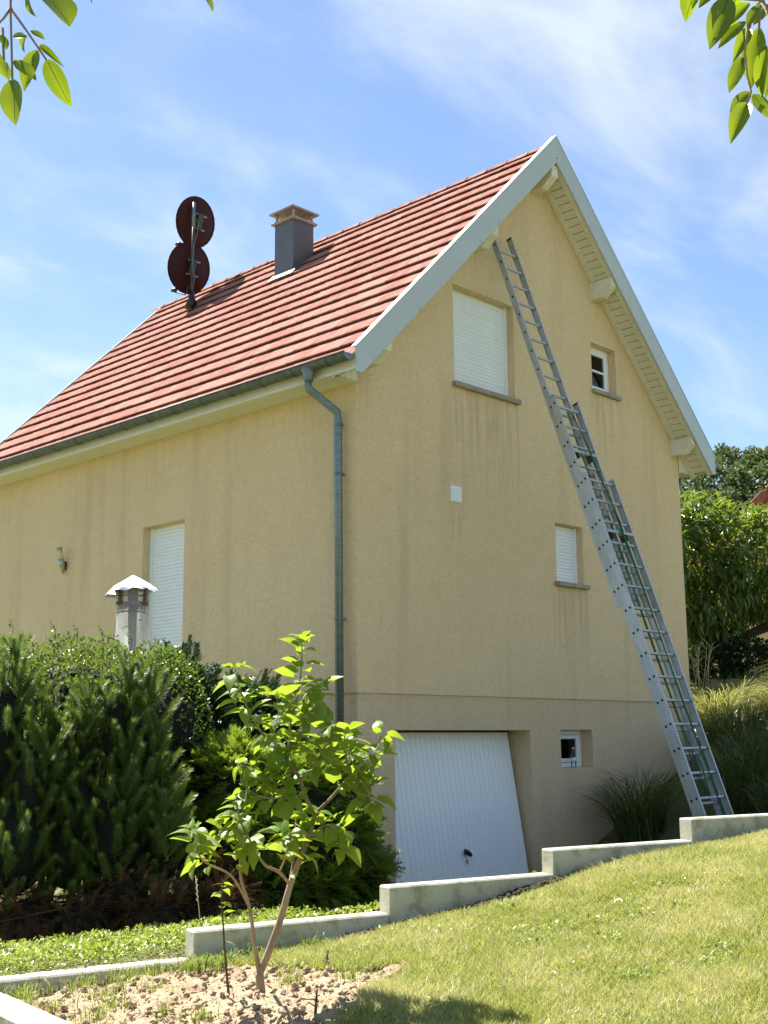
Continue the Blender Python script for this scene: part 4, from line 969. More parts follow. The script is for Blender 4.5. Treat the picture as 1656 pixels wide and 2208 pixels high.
# ------------------------------------------------------------------ walnut overhead
wal = thing('walnut_tree', 'walnut tree whose leafy twigs hang into the view from above', 'tree', (-11.6, -11.4, -2.1))
tube('trunk', [(-11.6, -11.4, -2.3), (-11.55, -11.35, -1.0), (-11.4, -11.2, .6), (-11.1, -10.8, 2.0), (-10.6, -10.2, 3.2)], [.24, .20, .17, .14, .11], 'bark_grey', wal, 12)
tube('limb', [(-11.25, -11.0, 1.3), (-10.6, -9.9, 2.1), (-9.4, -8.5, 2.2), (-8.5, -7.6, 1.7), WSL[0][0]], [.09, .06, .035, .016, .005], 'bark_grey', wal, 8)
tube('limb', [(-11.1, -10.8, 2.0), (-9.6, -10.2, 2.6), (-8.2, -9.3, 2.2), (-7.3, -8.6, 1.6), WSR[0][0]], [.09, .06, .035, .016, .005], 'bark_grey', wal, 8)
for st_ in WSL + WSR: tube('stalk', st_, [.0035] + [.0022] * (len(st_) - 1), 'bark_grey', wal, 6)
def walleaf(fold, droop):
    nsec = 9; V = []; F = []; ys = np.linspace(0, 1, nsec); wd = np.array([.10, .33, .45, .5, .5, .46, .36, .20, .0])
    for i, y_ in enumerate(ys):
        for sgn, fx in ((-1, 1.), (-1, .5), (0, 0), (1, .5), (1, 1.)):
            x = sgn * wd[i] * fx; V.append((x, y_, -droop * (y_ - .3) ** 2 + abs(x) * fold + .012 * math.sin(y_ * 40 + fx * 2) * fx))
    for i in range(nsec - 1):
        for j in range(4): a = i * 5 + j; F.append((a, a + 1, a + 6, a + 5))
    V += [(-.022, -.02, .012), (.022, -.02, .012), (.012, .9, -droop * .36 + .008), (-.012, .9, -droop * .36 + .008)]; n = len(V); F.append((n - 4, n - 3, n - 2, n - 1))
    return mesh('leaflet', V, F, 'walnut_leaf', True)
WM = [walleaf(.2, .15), walleaf(.35, .3), walleaf(.1, .2)]
for i, (b_, t_, w_) in enumerate(WL + WR):
    b_, t_ = Vector(b_), Vector(t_); y_ = (t_ - b_); L_ = y_.length; y_.normalize()
    nz = -vd * .75 + Vector((0, 0, .5)) + Vector((random.uniform(-.35, .35), random.uniform(-.35, .35), random.uniform(-.3, .3))); zd = (nz - y_ * nz.dot(y_)).normalized(); xd = y_.cross(zd)
    fac = 1 / max(.45, abs(zd.dot(vd)))
    link('leaflet', WM[i % 3], wal, None, Matrix(((xd.x, y_.x, zd.x, b_.x), (xd.y, y_.y, zd.y, b_.y), (xd.z, y_.z, zd.z, b_.z), (0, 0, 0, 1))) @ Matrix.Diagonal((w_ * min(fac, 1.5), L_, L_, 1)))
for c_ in (WSL[0][0], WSR[0][0]):      # more leaflets higher on the same twigs
    for i in range(16):
        b_ = Vector(c_) + Vector((random.uniform(-.25, .25), random.uniform(-.25, .25), random.uniform(.08, .4))); y_ = Vector((random.uniform(-1, 1), random.uniform(-1, 1), random.uniform(-1, .1))).normalized()
        zd = Vector((0, 0, 1)); zd = (zd - y_ * zd.dot(y_)).normalized(); xd = y_.cross(zd)
        link('leaflet', WM[i % 3], wal, None, Matrix(((xd.x, y_.x, zd.x, b_.x), (xd.y, y_.y, zd.y, b_.y), (xd.z, y_.z, zd.z, b_.z), (0, 0, 0, 1))) @ Matrix.Diagonal((.045, .1, .1, 1)))

# ------------------------------------------------------------------ conifers and hedge by the side wall
def shoot_template(nn, L_, nl, a0, a1):
    """pine shoot along +y: needles as thin triangles round a stem"""
    V = []; F = []
    for i in range(nn):
        f = (i / nn) ** .85; a = i * 2.39996; y_ = f * L_; th = a0 + (a1 - a0) * f + random.uniform(-.12, .12); l_ = nl * random.uniform(.8, 1.12) * (1 - .15 * f)
        dx, dz = math.cos(a), math.sin(a); p = np.array([dx * .006, y_, dz * .006]); d = np.array([dx * math.sin(th), math.cos(th), dz * math.sin(th)]); sd = np.array([-dz, 0, dx]) * .0030
        b = len(V); V += [p - sd, p + sd, p + d * l_]; F.append((b, b + 1, b + 2))
    for j in range(3):
        a, b2 = j * 2.09, (j + 1) * 2.09; b = len(V); V += [(.007 * math.cos(a), -.06, .007 * math.sin(a)), (.007 * math.cos(b2), -.06, .007 * math.sin(b2)), (0, L_, 0)]; F.append((b, b + 1, b + 2))
    return np.array(V), np.array(F)
PT = [shoot_template(240, .27, .066, 1.05, .55), shoot_template(190, .19, .062, 1.1, .5)]
def gz(x, y): return float(H(x, y))
def core(name, blobs, par, mat='bark_dark', f=.80):  # solid dark filling added to stand in for shade inside the foliage
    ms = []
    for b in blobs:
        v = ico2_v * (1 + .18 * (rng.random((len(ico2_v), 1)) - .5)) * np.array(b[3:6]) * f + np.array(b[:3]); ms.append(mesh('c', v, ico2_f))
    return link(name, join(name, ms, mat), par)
def pine(base, blobs, tips, label, gap=.125):
    base = (base[0], base[1], gz(base[0], base[1])); tips = [np.array(p) for p in tips]
    t_ = thing('mountain_pine', label, 'pine', base, 'mountain pines behind the ground cover')
    core('dark_core', blobs, t_, 'shade_core', .72)
    P, Nn = blob_points(blobs, 2600, .40); sel = []
    for i in range(len(P)):
        if all(((P[i] - P[j]) ** 2).sum() > gap * gap for j in sel): sel.append(i)
    P, Nn = P[sel], Nn[sel]; D = Nn * .75 + np.array([0, 0, .85]) + unit(len(P)) * .18; Sc = rng.uniform(.8, 1.12, len(P)); P = P - D * .06
    P, D, Sc = list(P), list(D), list(Sc); stems = []
    for tip in tips:
        ax_ = np.array([rng.normal(0, .08), rng.normal(0, .08), 1.]); P.append(tip - ax_ * .26); D.append(ax_); Sc.append(1.0)
        for lv, n_ in ((.22, 4), (.36, 5), (.52, 5)):
            a0 = rng.uniform(0, 6.28)
            for q_ in range(n_):
                a_ = a0 + q_ * 6.283 / n_ + rng.normal(0, .2); v = np.array([math.cos(a_), math.sin(a_), 0]); P.append(tip - ax_ * (lv + rng.uniform(-.04, .04)) + v * .02); D.append(v * (.55 + lv * .5) + np.array([0, 0, 1.])); Sc.append(rng.uniform(.7, .95) + lv * .3)
        c_ = Vector(base); e_ = Vector(tip); stems.append(tubeme('s', [c_, c_.lerp(e_, .5) + Vector((0, 0, -.08)), e_ - Vector((0, 0, .1))], [.028, .017, .006], None, 6))
    P = np.array(P); D = np.array(D); Sc = np.array(Sc); k = len(P); h = k // 2; pm_ = rng.permutation(k); P, D, Sc = P[pm_], D[pm_], Sc[pm_]
    V, F = merge([scatter(*PT[0], P[:h], frames(D[:h], unit(h)), Sc[:h]), scatter(*PT[1], P[h:], frames(D[h:], unit(k - h)), Sc[h:])])
    link('trunk', join('trunk', stems, 'bark_dark'), t_)
    tag(link('needles', trimesh('needles', V, F, 'pine_needle'), t_), kind='stuff'); return k
pm('shade_core', (.009, .012, .006), (.006, .008, .004), 20, .95)  # near-black colour standing in for the shaded inside of bushes
def blob_points(blobs, k, shell=.28, zmin=-9):
    """points near the surface of a union of ellipsoids, with outward directions"""
    vol = np.array([b[3] * b[4] + b[4] * b[5] + b[3] * b[5] for b in blobs]); pr = vol / vol.sum(); P = []; Nn = []
    for b, c in zip(blobs, rng.multinomial(int(k * 1.8), pr)):
        u = unit(c); r_ = 1 - shell * rng.random(c) ** 1.5; lump = 1 + .16 * (vnoise(u[:, 0] * 3 + b[0] * 5, u[:, 1] * 3 + u[:, 2] * 2.3, 6) - .5) * 2
        p = np.array(b[:3]) + u * np.array(b[3:6]) * (r_ * lump)[:, None]; n = u / np.array(b[3:6]); n /= np.linalg.norm(n, axis=1, keepdims=True)
        ins = np.zeros(c, bool)
        for b2 in blobs:
            if b2 is b: continue
            ins |= (((p - np.array(b2[:3])) / (np.array(b2[3:6]) * .80)) ** 2).sum(1) < 1
        ok = ~ins & (p[:, 2] > np.maximum(H(p[:, 0], p[:, 1]) + .02, zmin)); P.append(p[ok]); Nn.append(n[ok])
    P = np.concatenate(P); Nn = np.concatenate(Nn)
    if len(P) > k: s_ = rng.choice(len(P), k, replace=False); P, Nn = P[s_], Nn[s_]
    return P, Nn
pine((-4.246, -0.083, 0.056), [(-4.224, -0.305, -0.499, 0.239, 0.224, 0.613), (-4.068, -0.593, -0.887, 0.288, 0.239, 0.562), (-4.468, -0.060, -0.632, 0.272, 0.272, 0.562), (-4.246, -0.615, -1.298, 0.367, 0.288, 0.460), (-4.668, -0.171, -1.165, 0.320, 0.320, 0.562)],
     [(-4.190, -0.305, 0.400), (-4.335, -0.060, 0.123), (-4.002, -0.449, 0.034), (-3.913, -0.593, -0.210), (-4.446, 0.106, 0.056), (-4.135, -0.749, -0.410)], 'tall mountain pine with long upright shoots, the one farthest from the lilac')
pine((-3.556, -0.534, 0.056), [(-3.523, -0.834, -0.410, 0.192, 0.176, 0.460), (-3.745, -0.700, -0.587, 0.160, 0.160, 0.429), (-3.357, -1.011, -0.743, 0.192, 0.176, 0.460), (-3.579, -0.978, -1.142, 0.336, 0.272, 0.531), (-3.246, -1.089, -1.276, 0.239, 0.208, 0.429), (-3.823, -0.834, -1.109, 0.200, 0.200, 0.460)],
     [(-3.734, -0.723, 0.079), (-3.501, -0.867, 0.234), (-3.379, -0.978, 0.167), (-3.556, -0.723, -0.032), (-3.801, -0.756, -0.343), (-3.334, -1.122, -0.277), (-3.556, -1.089, -0.343), (-3.201, -1.056, -0.610), (-3.645, -1.089, -0.721), (-3.379, -1.255, -0.809)], 'broad mountain pine with clustered candle shoots, next to the juniper')
pine((-3.898, -0.384, 0.056), [(-3.954, -0.639, -1.054, 0.192, 0.176, 0.460), (-3.887, -0.772, -1.331, 0.224, 0.192, 0.388)],
     [(-3.931, -0.550, -0.388), (-3.809, -0.606, -0.610), (-4.065, -0.684, -0.765), (-3.887, -0.861, -0.965)], 'small dark pine squeezed between the two bigger pines')
def twigs(name, base, P, par, k=40, r=.012):
    ms = []; sel = rng.choice(len(P), min(k, len(P)), replace=False); b = Vector(base)
    for i in sel:
        p = Vector(P[i]); m_ = b.lerp(p, .5) + Vector((0, 0, .12)); ms.append(tubeme('t', [b + Vector((random.uniform(-.15, .15), random.uniform(-.15, .15), 0)), m_, p], [r, r * .7, r * .25], None, 5))
    return link(name, join(name, ms, 'bark_dark'), par)
SM = np.array([(0, 0, 0), (-.5, .5, 0), (.5, .5, 0), (0, 1, .0)]); SMF = np.array([(0, 2, 1), (1, 2, 3)])
# light-leaved hedge
HB = [(-5.35, 2.3, -.75, .9, .8, 1.2), (-4.55, 1.6, -.70, .95, .8, 1.17), (-3.75, .90, -.68, .9, .75, 1.17), (-3.12, .28, -.66, .8, .7, 1.13), (-2.70, -.18, -.62, .55, .5, .98)]
hg = thing('hedge', 'clipped hedge with small bright yellow-green leaves along its sunlit top', 'hedge', (-3.75, .9, -1.95))
core('dark_core', HB, hg, 'shade_core', .78); P, Nn = blob_points(HB, 70000, .22); kp = (P[:, 2] > -.12 + .25 * rng.random(len(P))) | (rng.random(len(P)) < .40); P, Nn = P[kp], Nn[kp]; D = Nn * .5 + unit(len(P)) * .7 + np.array([0, 0, .45])  # leaves thinned lower down so the added dark filling makes a shaded front
V, F = scatter(LEAF4, LEAF4F, P, frames(D, unit(len(P)) * .8 + np.array([0, 0, .9])), np.stack([rng.uniform(.018, .030, len(P)), rng.uniform(.026, .044, len(P)), np.full(len(P), .03)], 1))
tag(link('foliage', trimesh('foliage', V, F, 'hedge_leaf'), hg), kind='stuff'); twigs('stems', (-3.75, .9, -1.9), P, hg, 30, .008)
# whippy shoots standing above the hedge
for (x_, y_, z0, h0) in [(-3.62, .75, .42, .20), (-3.35, .48, .44, .13), (-3.05, .18, .42, .12), (-3.9, 1.0, .42, .15), (-2.9, -.05, .36, .10), (-3.2, .35, .45, .09), (-4.1, 1.2, .44, .12)]:
    tube('shoot', [(x_, y_, z0 - .2), (x_ + .02, y_, z0 + h0 * .5), (x_ - .03, y_ + .02, z0 + h0)], [.004, .003, .002], 'hedge_leaf', hg, 5)
    kk = 10; f = np.linspace(.25, 1, kk); pp = np.stack([x_ - .02 * f, y_ + 0 * f, z0 + h0 * f], 1)
    v, f2 = scatter(LEAF4, LEAF4F, pp, frames(unit(kk) + np.array([0, 0, .3]), unit(kk)), np.full(kk, .028)); link('shoot_leaves', trimesh('shoot_leaves', v, f2, 'hedge_leaf'), hg)
# conifer sprays
def spray(nb, L_, wid, drop, leafw=.010):
    V = []; F = []
    for i in range(nb):
        f = i / nb; y_ = f * L_; l_ = wid * (1 - f) ** .7 * random.uniform(.75, 1.1) + .012
        for sgn in (-1, 1):
            a = random.uniform(.55, .8); d = np.array([sgn * math.sin(a), math.cos(a), random.uniform(-.1, .1)]); p = np.array([0, y_, -drop * f * f]); m_ = max(2, int(l_ / .016))
            for j in range(m_):
                g = j / m_; c = p + d * l_ * g; b = len(V); q_ = np.array([d[1], -d[0], .0]) * leafw * (1 - .5 * g); V += [c - q_, c + q_, c + d * .026 + np.array([0, 0, random.uniform(-.006, .006)])]; F.append((b, b + 1, b + 2))
    return np.array(V), np.array(F)
def conifer(name, label, cat, blobs, base, k, mat, temp, grav, sc=(.7, 1.2), corem='bark_dark', shell=.3, nt_=40):
    t_ = thing(name, label, cat, base); core('dark_core', blobs, t_, 'shade_core', .70); P, Nn = blob_points(blobs, k, shell)
    D = Nn * .9 + unit(len(P)) * .35 + np.array([0, 0, grav]); up_ = np.array([0, 0, 1.]) + unit(len(P)) * .35 + Nn * .3; h = len(P) // 2
    S_ = rng.uniform(*sc, len(P))
    V, F = merge([scatter(*temp[0], P[:h] - D[:h] * .08, frames(D[:h], up_[:h]), S_[:h]), scatter(*temp[1], P[h:] - D[h:] * .08, frames(D[h:], up_[h:]), S_[h:])])
    tag(link('foliage', trimesh('foliage', V, F, mat), t_), kind='stuff'); twigs('trunk', base, P, t_, nt_, .016); return t_
YT = [spray(12, .17, .05, .01), spray(11, .15, .045, .02)]; JT = [spray(11, .16, .07, .03, .007), spray(11, .14, .06, .045, .007)]; DT = [spray(14, .22, .045, .07, .004), spray(12, .18, .04, .08, .004)]
conifer('yew', 'dark green yew bush with feathery shoots below the shuttered side window', 'yew', [(-2.15, .30, -.70, .72, .68, 1.02), (-1.55, -.05, -.85, .62, .6, .98), (-1.85, -.25, -1.1, .6, .5, .85), (-1.1, .35, -.98, .5, .5, .88)], (-1.9, .1, -1.95), 3200, 'yew_leaf', YT, .25, (.8, 1.35))
conifer('juniper', 'spreading juniper with bright yellow-green tips behind the lilac', 'juniper', [(-2.25, -.72, -.86, .50, .42, .42), (-1.75, -.95, -1.0, .5, .42, .40), (-2.15, -1.05, -1.32, .55, .42, .36), (-1.55, -1.15, -1.4, .55, .4, .36), (-1.2, -.75, -1.05, .5, .4, .55), (-1.95, -1.15, -1.72, .6, .45, .30), (-1.2, -1.05, -1.72, .55, .42, .32), (-.72, -.55, -1.72, .48, .36, .40)], (-1.6, -.8, -1.95), 3600, 'juniper_leaf', JT, .05, (.8, 1.35))
conifer('low_juniper', 'low dark juniper hugging the foot of the house corner', 'juniper', [(-.55, -.35, -1.75, .42, .36, .34), (-.85, -.2, -1.6, .4, .36, .38)], (-.65, -.3, -2.05), 420, 'yew_leaf', JT, .1, (.6, 1.0), nt_=14)
t_ = conifer('dead_conifer', 'brown dead conifer branches lying under the pines', 'dead shrub', [(-3.85, -.98, -1.82, .42, .30, .20), (-3.38, -1.25, -1.80, .42, .30, .22), (-2.95, -1.40, -1.78, .36, .28, .20), (-4.2, -.75, -1.8, .36, .28, .22), (-2.75, -1.2, -1.6, .25, .22, .22), (-3.55, -1.05, -1.62, .3, .24, .2)], (-3.5, -1.1, -1.88), 1500, 'dead_leaf', DT, -.25, (.6, 1.1), nt_=25)

# ------------------------------------------------------------------ wrapped bird house on a post
bh = thing('bird_house', 'brown wooden bird house on a post wrapped in clear printed plastic', 'bird house', (-2.21, .93, -1.95))
bx, by = -2.21, .93; zb = .88
tube('post', [(bx, by, -1.98), (bx, by, zb - .04)], .045, 'wood_post', bh, 12)
BR = Matrix.Translation((bx, by, zb)) @ Matrix.Rotation(R(-40), 4, 'Z')
def bl(n, me): return link(n, me, bh, None, BR)
bl('floor_board', boxme(-.15, .15, -.13, .13, -.045, -.015, 'wood_brown', .004))
for x0_ in (-.13, .105):
    for y0_ in (-.115, .09): bl('corner_post', boxme(x0_, x0_ + .025, y0_, y0_ + .025, -.014, .13, 'wood_brown', .002))
bl('hopper', boxme(-.045, .045, -.05, .05, -.014, .12, 'wood_brown', .004))
for z_ in (.01, .045, .08):
    bl('rail', boxme(.131, .141, -.12, .12, z_, z_ + .012, 'wood_brown', .002)); bl('rail', boxme(-.141, -.131, -.12, .12, z_, z_ + .012, 'wood_brown', .002))
bl('rail', boxme(-.12, .12, -.128, -.117, .035, .05, 'wood_brown', .002)); bl('rail', boxme(-.12, .12, -.128, -.117, .085, .098, 'wood_brown', .002))
bl('roof_board', mesh('roof_board', [(-.13, -.13, .13), (.13, -.13, .13), (.13, .13, .13), (-.13, .13, .13), (-.05, 0, .19), (.05, 0, .19)], [(0, 1, 5, 4), (2, 3, 4, 5), (1, 2, 5), (3, 0, 4), (0, 3, 2, 1)], 'wood_brown'))
pc = thing('plastic_cover', 'crumpled translucent plastic bag with faded grey print pulled over the bird house', 'plastic bag', (bx, by, .5))
V = []; F = []; ns = 40; rings = [(.0, .262), (.03, .245), (.09, .205), (.15, .165), (.195, .13), (.215, .105)]
for r_, z_ in rings:
    for j in range(ns):
        a = 2 * math.pi * j / ns; pl = 1 + (.14 * math.sin(a * 7 + r_ * 9) + .08 * math.sin(a * 13 + 1)) * min(1, r_ / .08); rr = r_ * pl * (1.15 if r_ > .12 and math.cos(a - 2.4) > .3 else 1)
        V.append((bx + rr * math.cos(a), by + rr * math.sin(a), zb + z_ + .012 * math.sin(a * 9 + 2) * (r_ / .2) - (.05 * max(0, math.cos(a - 2.4)) * (r_ / .2) ** 2)))
for i in range(len(rings) - 1):
    for j in range(ns): F.append((i * ns + j, i * ns + (j + 1) % ns, (i + 1) * ns + (j + 1) % ns, (i + 1) * ns + j))
link('hood', mesh('hood', V, F, 'plastic_white', True), pc)
V = []; F = []; zs_ = np.linspace(.13, -.62, 14)
for i, z_ in enumerate(zs_):
    for j in range(ns):
        a = 2 * math.pi * j / ns; rr = (.168 + .010 * math.sin(a * 5 + z_ * 8) + .006 * math.sin(a * 11 - z_ * 14)) * (1 - .05 * math.sin((z_ + .62) * 4)); V.append((bx + rr * math.cos(a), by + rr * math.sin(a), zb + z_))
for i in range(len(zs_) - 1):
    for j in range(ns): F.append((i * ns + j, i * ns + (j + 1) % ns, (i + 1) * ns + (j + 1) % ns, (i + 1) * ns + j))
link('sleeve', mesh('sleeve', V, F, 'plastic_film', True), pc)
def printmark(a0, a1, z0, z1, arc=0):
    V = []; F = []; n = 8
    for i in range(n + 1):
        a = a0 + (a1 - a0) * i / n; dz = arc * math.sin(math.pi * i / n)
        for z_ in (z0 + dz, z1 + dz): V.append((bx + .186 * math.cos(a), by + .186 * math.sin(a), zb + z_))
    for i in range(n): F.append((2 * i, 2 * i + 2, 2 * i + 3, 2 * i + 1))
    link('print_mark', mesh('print_mark', V, F, 'print_grey'), pc)
ca = math.atan2(CAM[1] - by, CAM[0] - bx)
for da, wd_, z_, hh_ in ((-.95, .10, -.11, .035), (-.78, .12, -.10, .045), (-.58, .10, -.10, .045), (-.40, .11, -.095, .05), (-.2, .1, -.095, .045), (.0, .13, -.10, .045), (.22, .1, -.10, .05), (.42, .12, -.105, .045), (.62, .1, -.11, .06)):
    printmark(ca + da, ca + da + wd_, z_, z_ + hh_)
printmark(ca - 1.0, ca + .8, -.135, -.122, .012); printmark(ca - .35, ca - .33, -.25, -.20); printmark(ca - .55, ca + .0, -.30, -.292, .03); printmark(ca + .35, ca + .5, -.21, -.195)

# ------------------------------------------------------------------ ornamental grasses by the ladder
def reed(name, label, base, k, h0, h1, spread, mat, lean=(.4, 1.5), w=(.010, .020), group=None, dirb=None):
    x0, y0 = base; z0 = gz(x0, y0); t_ = thing(name, label, 'ornamental grass', (x0, y0, z0), group)
    a = rng.uniform(0, 2 * np.pi, k); r_ = spread * np.sqrt(rng.random(k)); X = x0 + r_ * np.cos(a); Y = y0 + r_ * np.sin(a)
    V, F = blades(X, Y, H(X, Y) - .03, rng.uniform(h0, h1, k), rng.uniform(*w, k), rng.uniform(*lean, k), 5, a + rng.normal(0, .7, k))
    tag(link('blades', trimesh('blades', V, F, mat), t_), kind='stuff'); return t_
reed('grass_clump', 'dark arching grass clump against the wall left of the ladder foot', (4.35, -.62), 460, .6, 1.12, .28, 'reed_shaded')
reed('grass_clump', 'shaded green grass clump right behind the ladder foot', (5.2, -1.75), 600, .65, 1.05, .42, 'reed_shaded', (.3, 1.2))
reed('grass_clump', 'tall shaded grass clump on the bank between ladder and pale stones', (6.1, -1.55), 600, .4, .75, .48, 'reed_shaded', (.2, 1.0))
reed('grass_clump', 'dark grass clump at the house corner behind the ladder', (6.95, -.55), 600, .4, .72, .42, 'reed_shaded', (.2, .9))
reed('grass_clump', 'low dark grass clump behind the highest wall segment', (4.7, -2.6), 800, .4, .75, .5, 'reed_shaded', (.3, 1.2))
reed('grass_clump', 'sunlit yellow-green grass clump beside the house corner', (8.05, .25), 1100, .42, .75, .42, 'reed_gold', (.3, 1.2))
reed('grass_clump', 'pale feathery grass clump in front of the grey garden wall', (8.75, .10), 1300, .32, .60, .50, 'reed_gold', (.4, 1.3), (.004, .008))
reed('grass_clump', 'golden grass clump spilling over the pale stones', (7.75, -1.15), 1300, .4, .75, .42, 'reed_gold', (.4, 1.4))
reed('grass_clump', 'bright arching grass clump at the end of the pale stones', (8.5, -1.5), 1300, .5, .9, .42, 'reed_gold', (.4, 1.4))
k = 420; x_ = rng.uniform(7.3, 9.3, k); y_ = -.55 + rng.normal(0, .38, k)
parts = []
for j in range(4):
    m_ = slice(j * k // 4, (j + 1) * k // 4); kk = len(x_[m_]); vv = ico2_v * (1 + .4 * (rng.random((len(ico2_v), 1)) - .5)); parts.append(scatter(vv, ico2_f, np.stack([x_[m_], y_[m_], H(x_[m_], y_[m_]) + .02], 1), frames(unit(kk), unit(kk)), .03 + .06 * rng.random(kk)))
V, F = merge(parts); tag(link('pale_stones', trimesh('pale_stones', V, F, 'stone')), 'pale loose stones between the golden grass clumps on the bank', 'stones', kind='stuff')

# ------------------------------------------------------------------ right-hand background
p0 = Vector((8.95, .95, 0)); p1 = Vector((12.2, -2.3, 0)); dv = (p1 - p0).normalized(); nrm = Vector((dv.y, -dv.x, 0))
gw = thing('grey_wall', 'plain grey concrete garden wall behind the feathery grass', 'garden wall', (p0.x, p0.y, .1))
for i in range(3):
    a, b = p0 + dv * (1.54 * i + .002), p0 + dv * (1.54 * (i + 1) - .002); me = boxme(0, 1.536, 0, .18, -.6, .44, 'grey_wall', .01)
    link('wall_panel', me, gw, None, Matrix.Translation(a) @ Matrix.Rotation(math.atan2(dv.y, dv.x), 4, 'Z'))
LONG = np.array([(0, 0, 0), (-.5, .35, .05), (.5, .35, .05), (-.38, .7, -.06), (.38, .7, -.06), (0, 1, -.22), (0, .35, -.03), (0, .7, -.13)])
LONGF = np.array([(0, 6, 1), (0, 2, 6), (1, 6, 7), (1, 7, 3), (6, 2, 4), (6, 4, 7), (3, 7, 5), (7, 4, 5)])
def leaf_tree(name, label, base, top, blobs, k, mat, lw, ll, limbs, trunk_r=.11, shell=.75, droop=-.5):
    t_ = thing(name, label, 'tree', base); P, Nn = blob_points(blobs, k, shell)
    D = Nn * .7 + unit(len(P)) * .6 + np.array([0, 0, droop]); up_ = np.array([0, 0, 1.]) + unit(len(P)) * .45 + Nn * .4
    V, F = scatter(LONG, LONGF, P, frames(D, up_), np.stack([rng.uniform(*lw, len(P)), rng.uniform(*ll, len(P)), rng.uniform(*ll, len(P))], 1))
    tag(link('crown', trimesh('crown', V, F, mat), t_), kind='stuff')
    b, tp = Vector(base), Vector(top); ms = [tubeme('t', [b - Vector((0, 0, .1)), b.lerp(tp, .5) + Vector((.04, 0, 0)), tp], [trunk_r * 1.2, trunk_r, trunk_r * .8], None, 10)]
    for e_ in limbs:
        e_ = Vector(e_); ms.append(tubeme('t', [tp - Vector((0, 0, .1)), tp.lerp(e_, .5) + Vector((0, 0, -.06)), e_], [trunk_r * .55, trunk_r * .4, trunk_r * .12], None, 7))
    link('trunk', join('trunk', ms, 'bark_dark'), t_); return t_
tb = (9.72, 1.05, .25)
leaf_tree('peach_tree', 'round leafy fruit tree with long drooping leaves beyond the house corner', tb, (9.72, 1.05, 1.15),
          [(9.15, 1.75, 2.45, 1.1, 1.0, 1.05), (9.75, .95, 2.35, 1.0, 1.0, 1.0), (10.35, .15, 2.3, 1.1, 1.0, .95), (8.75, 2.2, 2.75, .9, .9, .95), (9.4, 1.3, 3.0, .75, .75, .62), (10.9, -.5, 2.4, 1.0, 1.0, .9), (10.2, .5, 2.9, .7, .7, .5), (8.9, 2.1, 1.75, .9, .8, .7), (9.5, 1.3, 1.65, .8, .8, .55)], 15500, 'peach_leaf', (.040, .062), (.15, .23),
          [(8.9, 2.0, 1.7), (10.6, -.1, 1.55), (9.2, 1.4, 2.4), (10.2, .4, 2.3), (9.0, 1.7, 1.4), (10.9, -.4, 1.9)])
def shrub(name, label, base, blobs, k, mat, ll=(.05, .09), lw=(.03, .05)):
    t_ = thing(name, label, 'shrub', base); P, Nn = blob_points(blobs, k, .6); D = Nn * .7 + unit(len(P)) * .7 + np.array([0, 0, .1])
    V, F = scatter(LEAF4, LEAF4F, P, frames(D, unit(len(P)) * .6 + np.array([0, 0, 1.])), np.stack([rng.uniform(*lw, len(P)), rng.uniform(*ll, len(P)), rng.uniform(*ll, len(P))], 1))
    tag(link('foliage', trimesh('foliage', V, F, mat), t_), kind='stuff'); twigs('stems', base, P, t_, 25, .012); return t_
shrub('garden_shrub', 'dark shrub hiding the foot of the fruit tree', (9.75, .55, .25), [(9.75, .6, .72, .5, .5, .42), (9.35, 1.0, .62, .4, .4, .4)], 2600, 'yew_leaf', (.07, .11), (.05, .07))
shrub('garden_shrub', 'broad dark green shrub above the grey garden wall', (10.75, -.75, .25), [(10.7, -.7, .95, .55, .55, .7), (11.2, -1.2, .9, .6, .6, .7)], 2400, 'peach_leaf', (.07, .12), (.05, .08))
shrub('garden_shrub', 'loose weedy shrub growing close to the house corner', (8.75, 1.55, .15), [(8.75, 1.55, .75, .4, .4, .6), (8.45, 1.8, .9, .45, .45, .75), (9.1, 1.2, .6, .35, .35, .45)], 3200, 'hedge_leaf', (.04, .08), (.025, .045))
tw = thing('dry_twig_bush', 'bare pale branching twigs of a dry bush beside the house corner', 'dry bush', (8.7, .95, .2))
for i in range(9):
    x_, y_ = 8.7 + random.uniform(-.12, .12), .95 + random.uniform(-.12, .12); p_ = Vector((x_, y_, .15)); q_ = p_ + Vector((random.uniform(-.2, .2), random.uniform(-.2, .2), random.uniform(.5, .95))); m_ = p_.lerp(q_, .55) + Vector((random.uniform(-.05, .05), 0, 0))
    tube('twig', [p_, m_, q_], [.009, .006, .003], 'straw', tw, 5)
    for j in range(3):
        c_ = m_.lerp(q_, random.random()); tube('twig', [c_, c_ + Vector((random.uniform(-.16, .16), random.uniform(-.16, .16), random.uniform(.05, .2)))], [.004, .002], 'straw', tw, 5)
# neighbouring house
nb = thing('neighbour_house', 'yellow neighbouring house with dark red tiled verge behind the fruit tree', 'house', (17, 1.6, .2))
c0 = Vector((16.288, 5.266, 0)); wd_ = 8.227; bk = Vector((0.9193, 0.4647, 0)).normalized(); ax = Vector((bk.y, -bk.x, 0))
NM = Matrix(((ax.x, bk.x, 0, c0.x), (ax.y, bk.y, 0, c0.y), (0, 0, 1, 0), (0, 0, 0, 1)))
ze = 3.30; zr = ze + (wd_ / 2) * .92
link('wall', prismme('wall', [(0, -1.5), (wd_, -1.5), (wd_, ze), (wd_ / 2, zr), (0, ze)], 'y', 0, 9, 'neighbour_wall'), nb, None, NM)
rf = link('roof', prismme('roof', [(-.35, ze - .32), (wd_ / 2, zr), (wd_ + .35, ze - .32), (wd_ + .35, ze - .10), (wd_ / 2, zr + .24), (-.35, ze - .10)], 'y', -.32, 9.3, 'neighbour_tile'), nb, None, NM)
VT = prismme('verge_tile', [(0, -.14), (.40, -.14), (.40, .05), (.36, .075), (0, .06)], 'y', -.36, .06, 'neighbour_tile', .01)
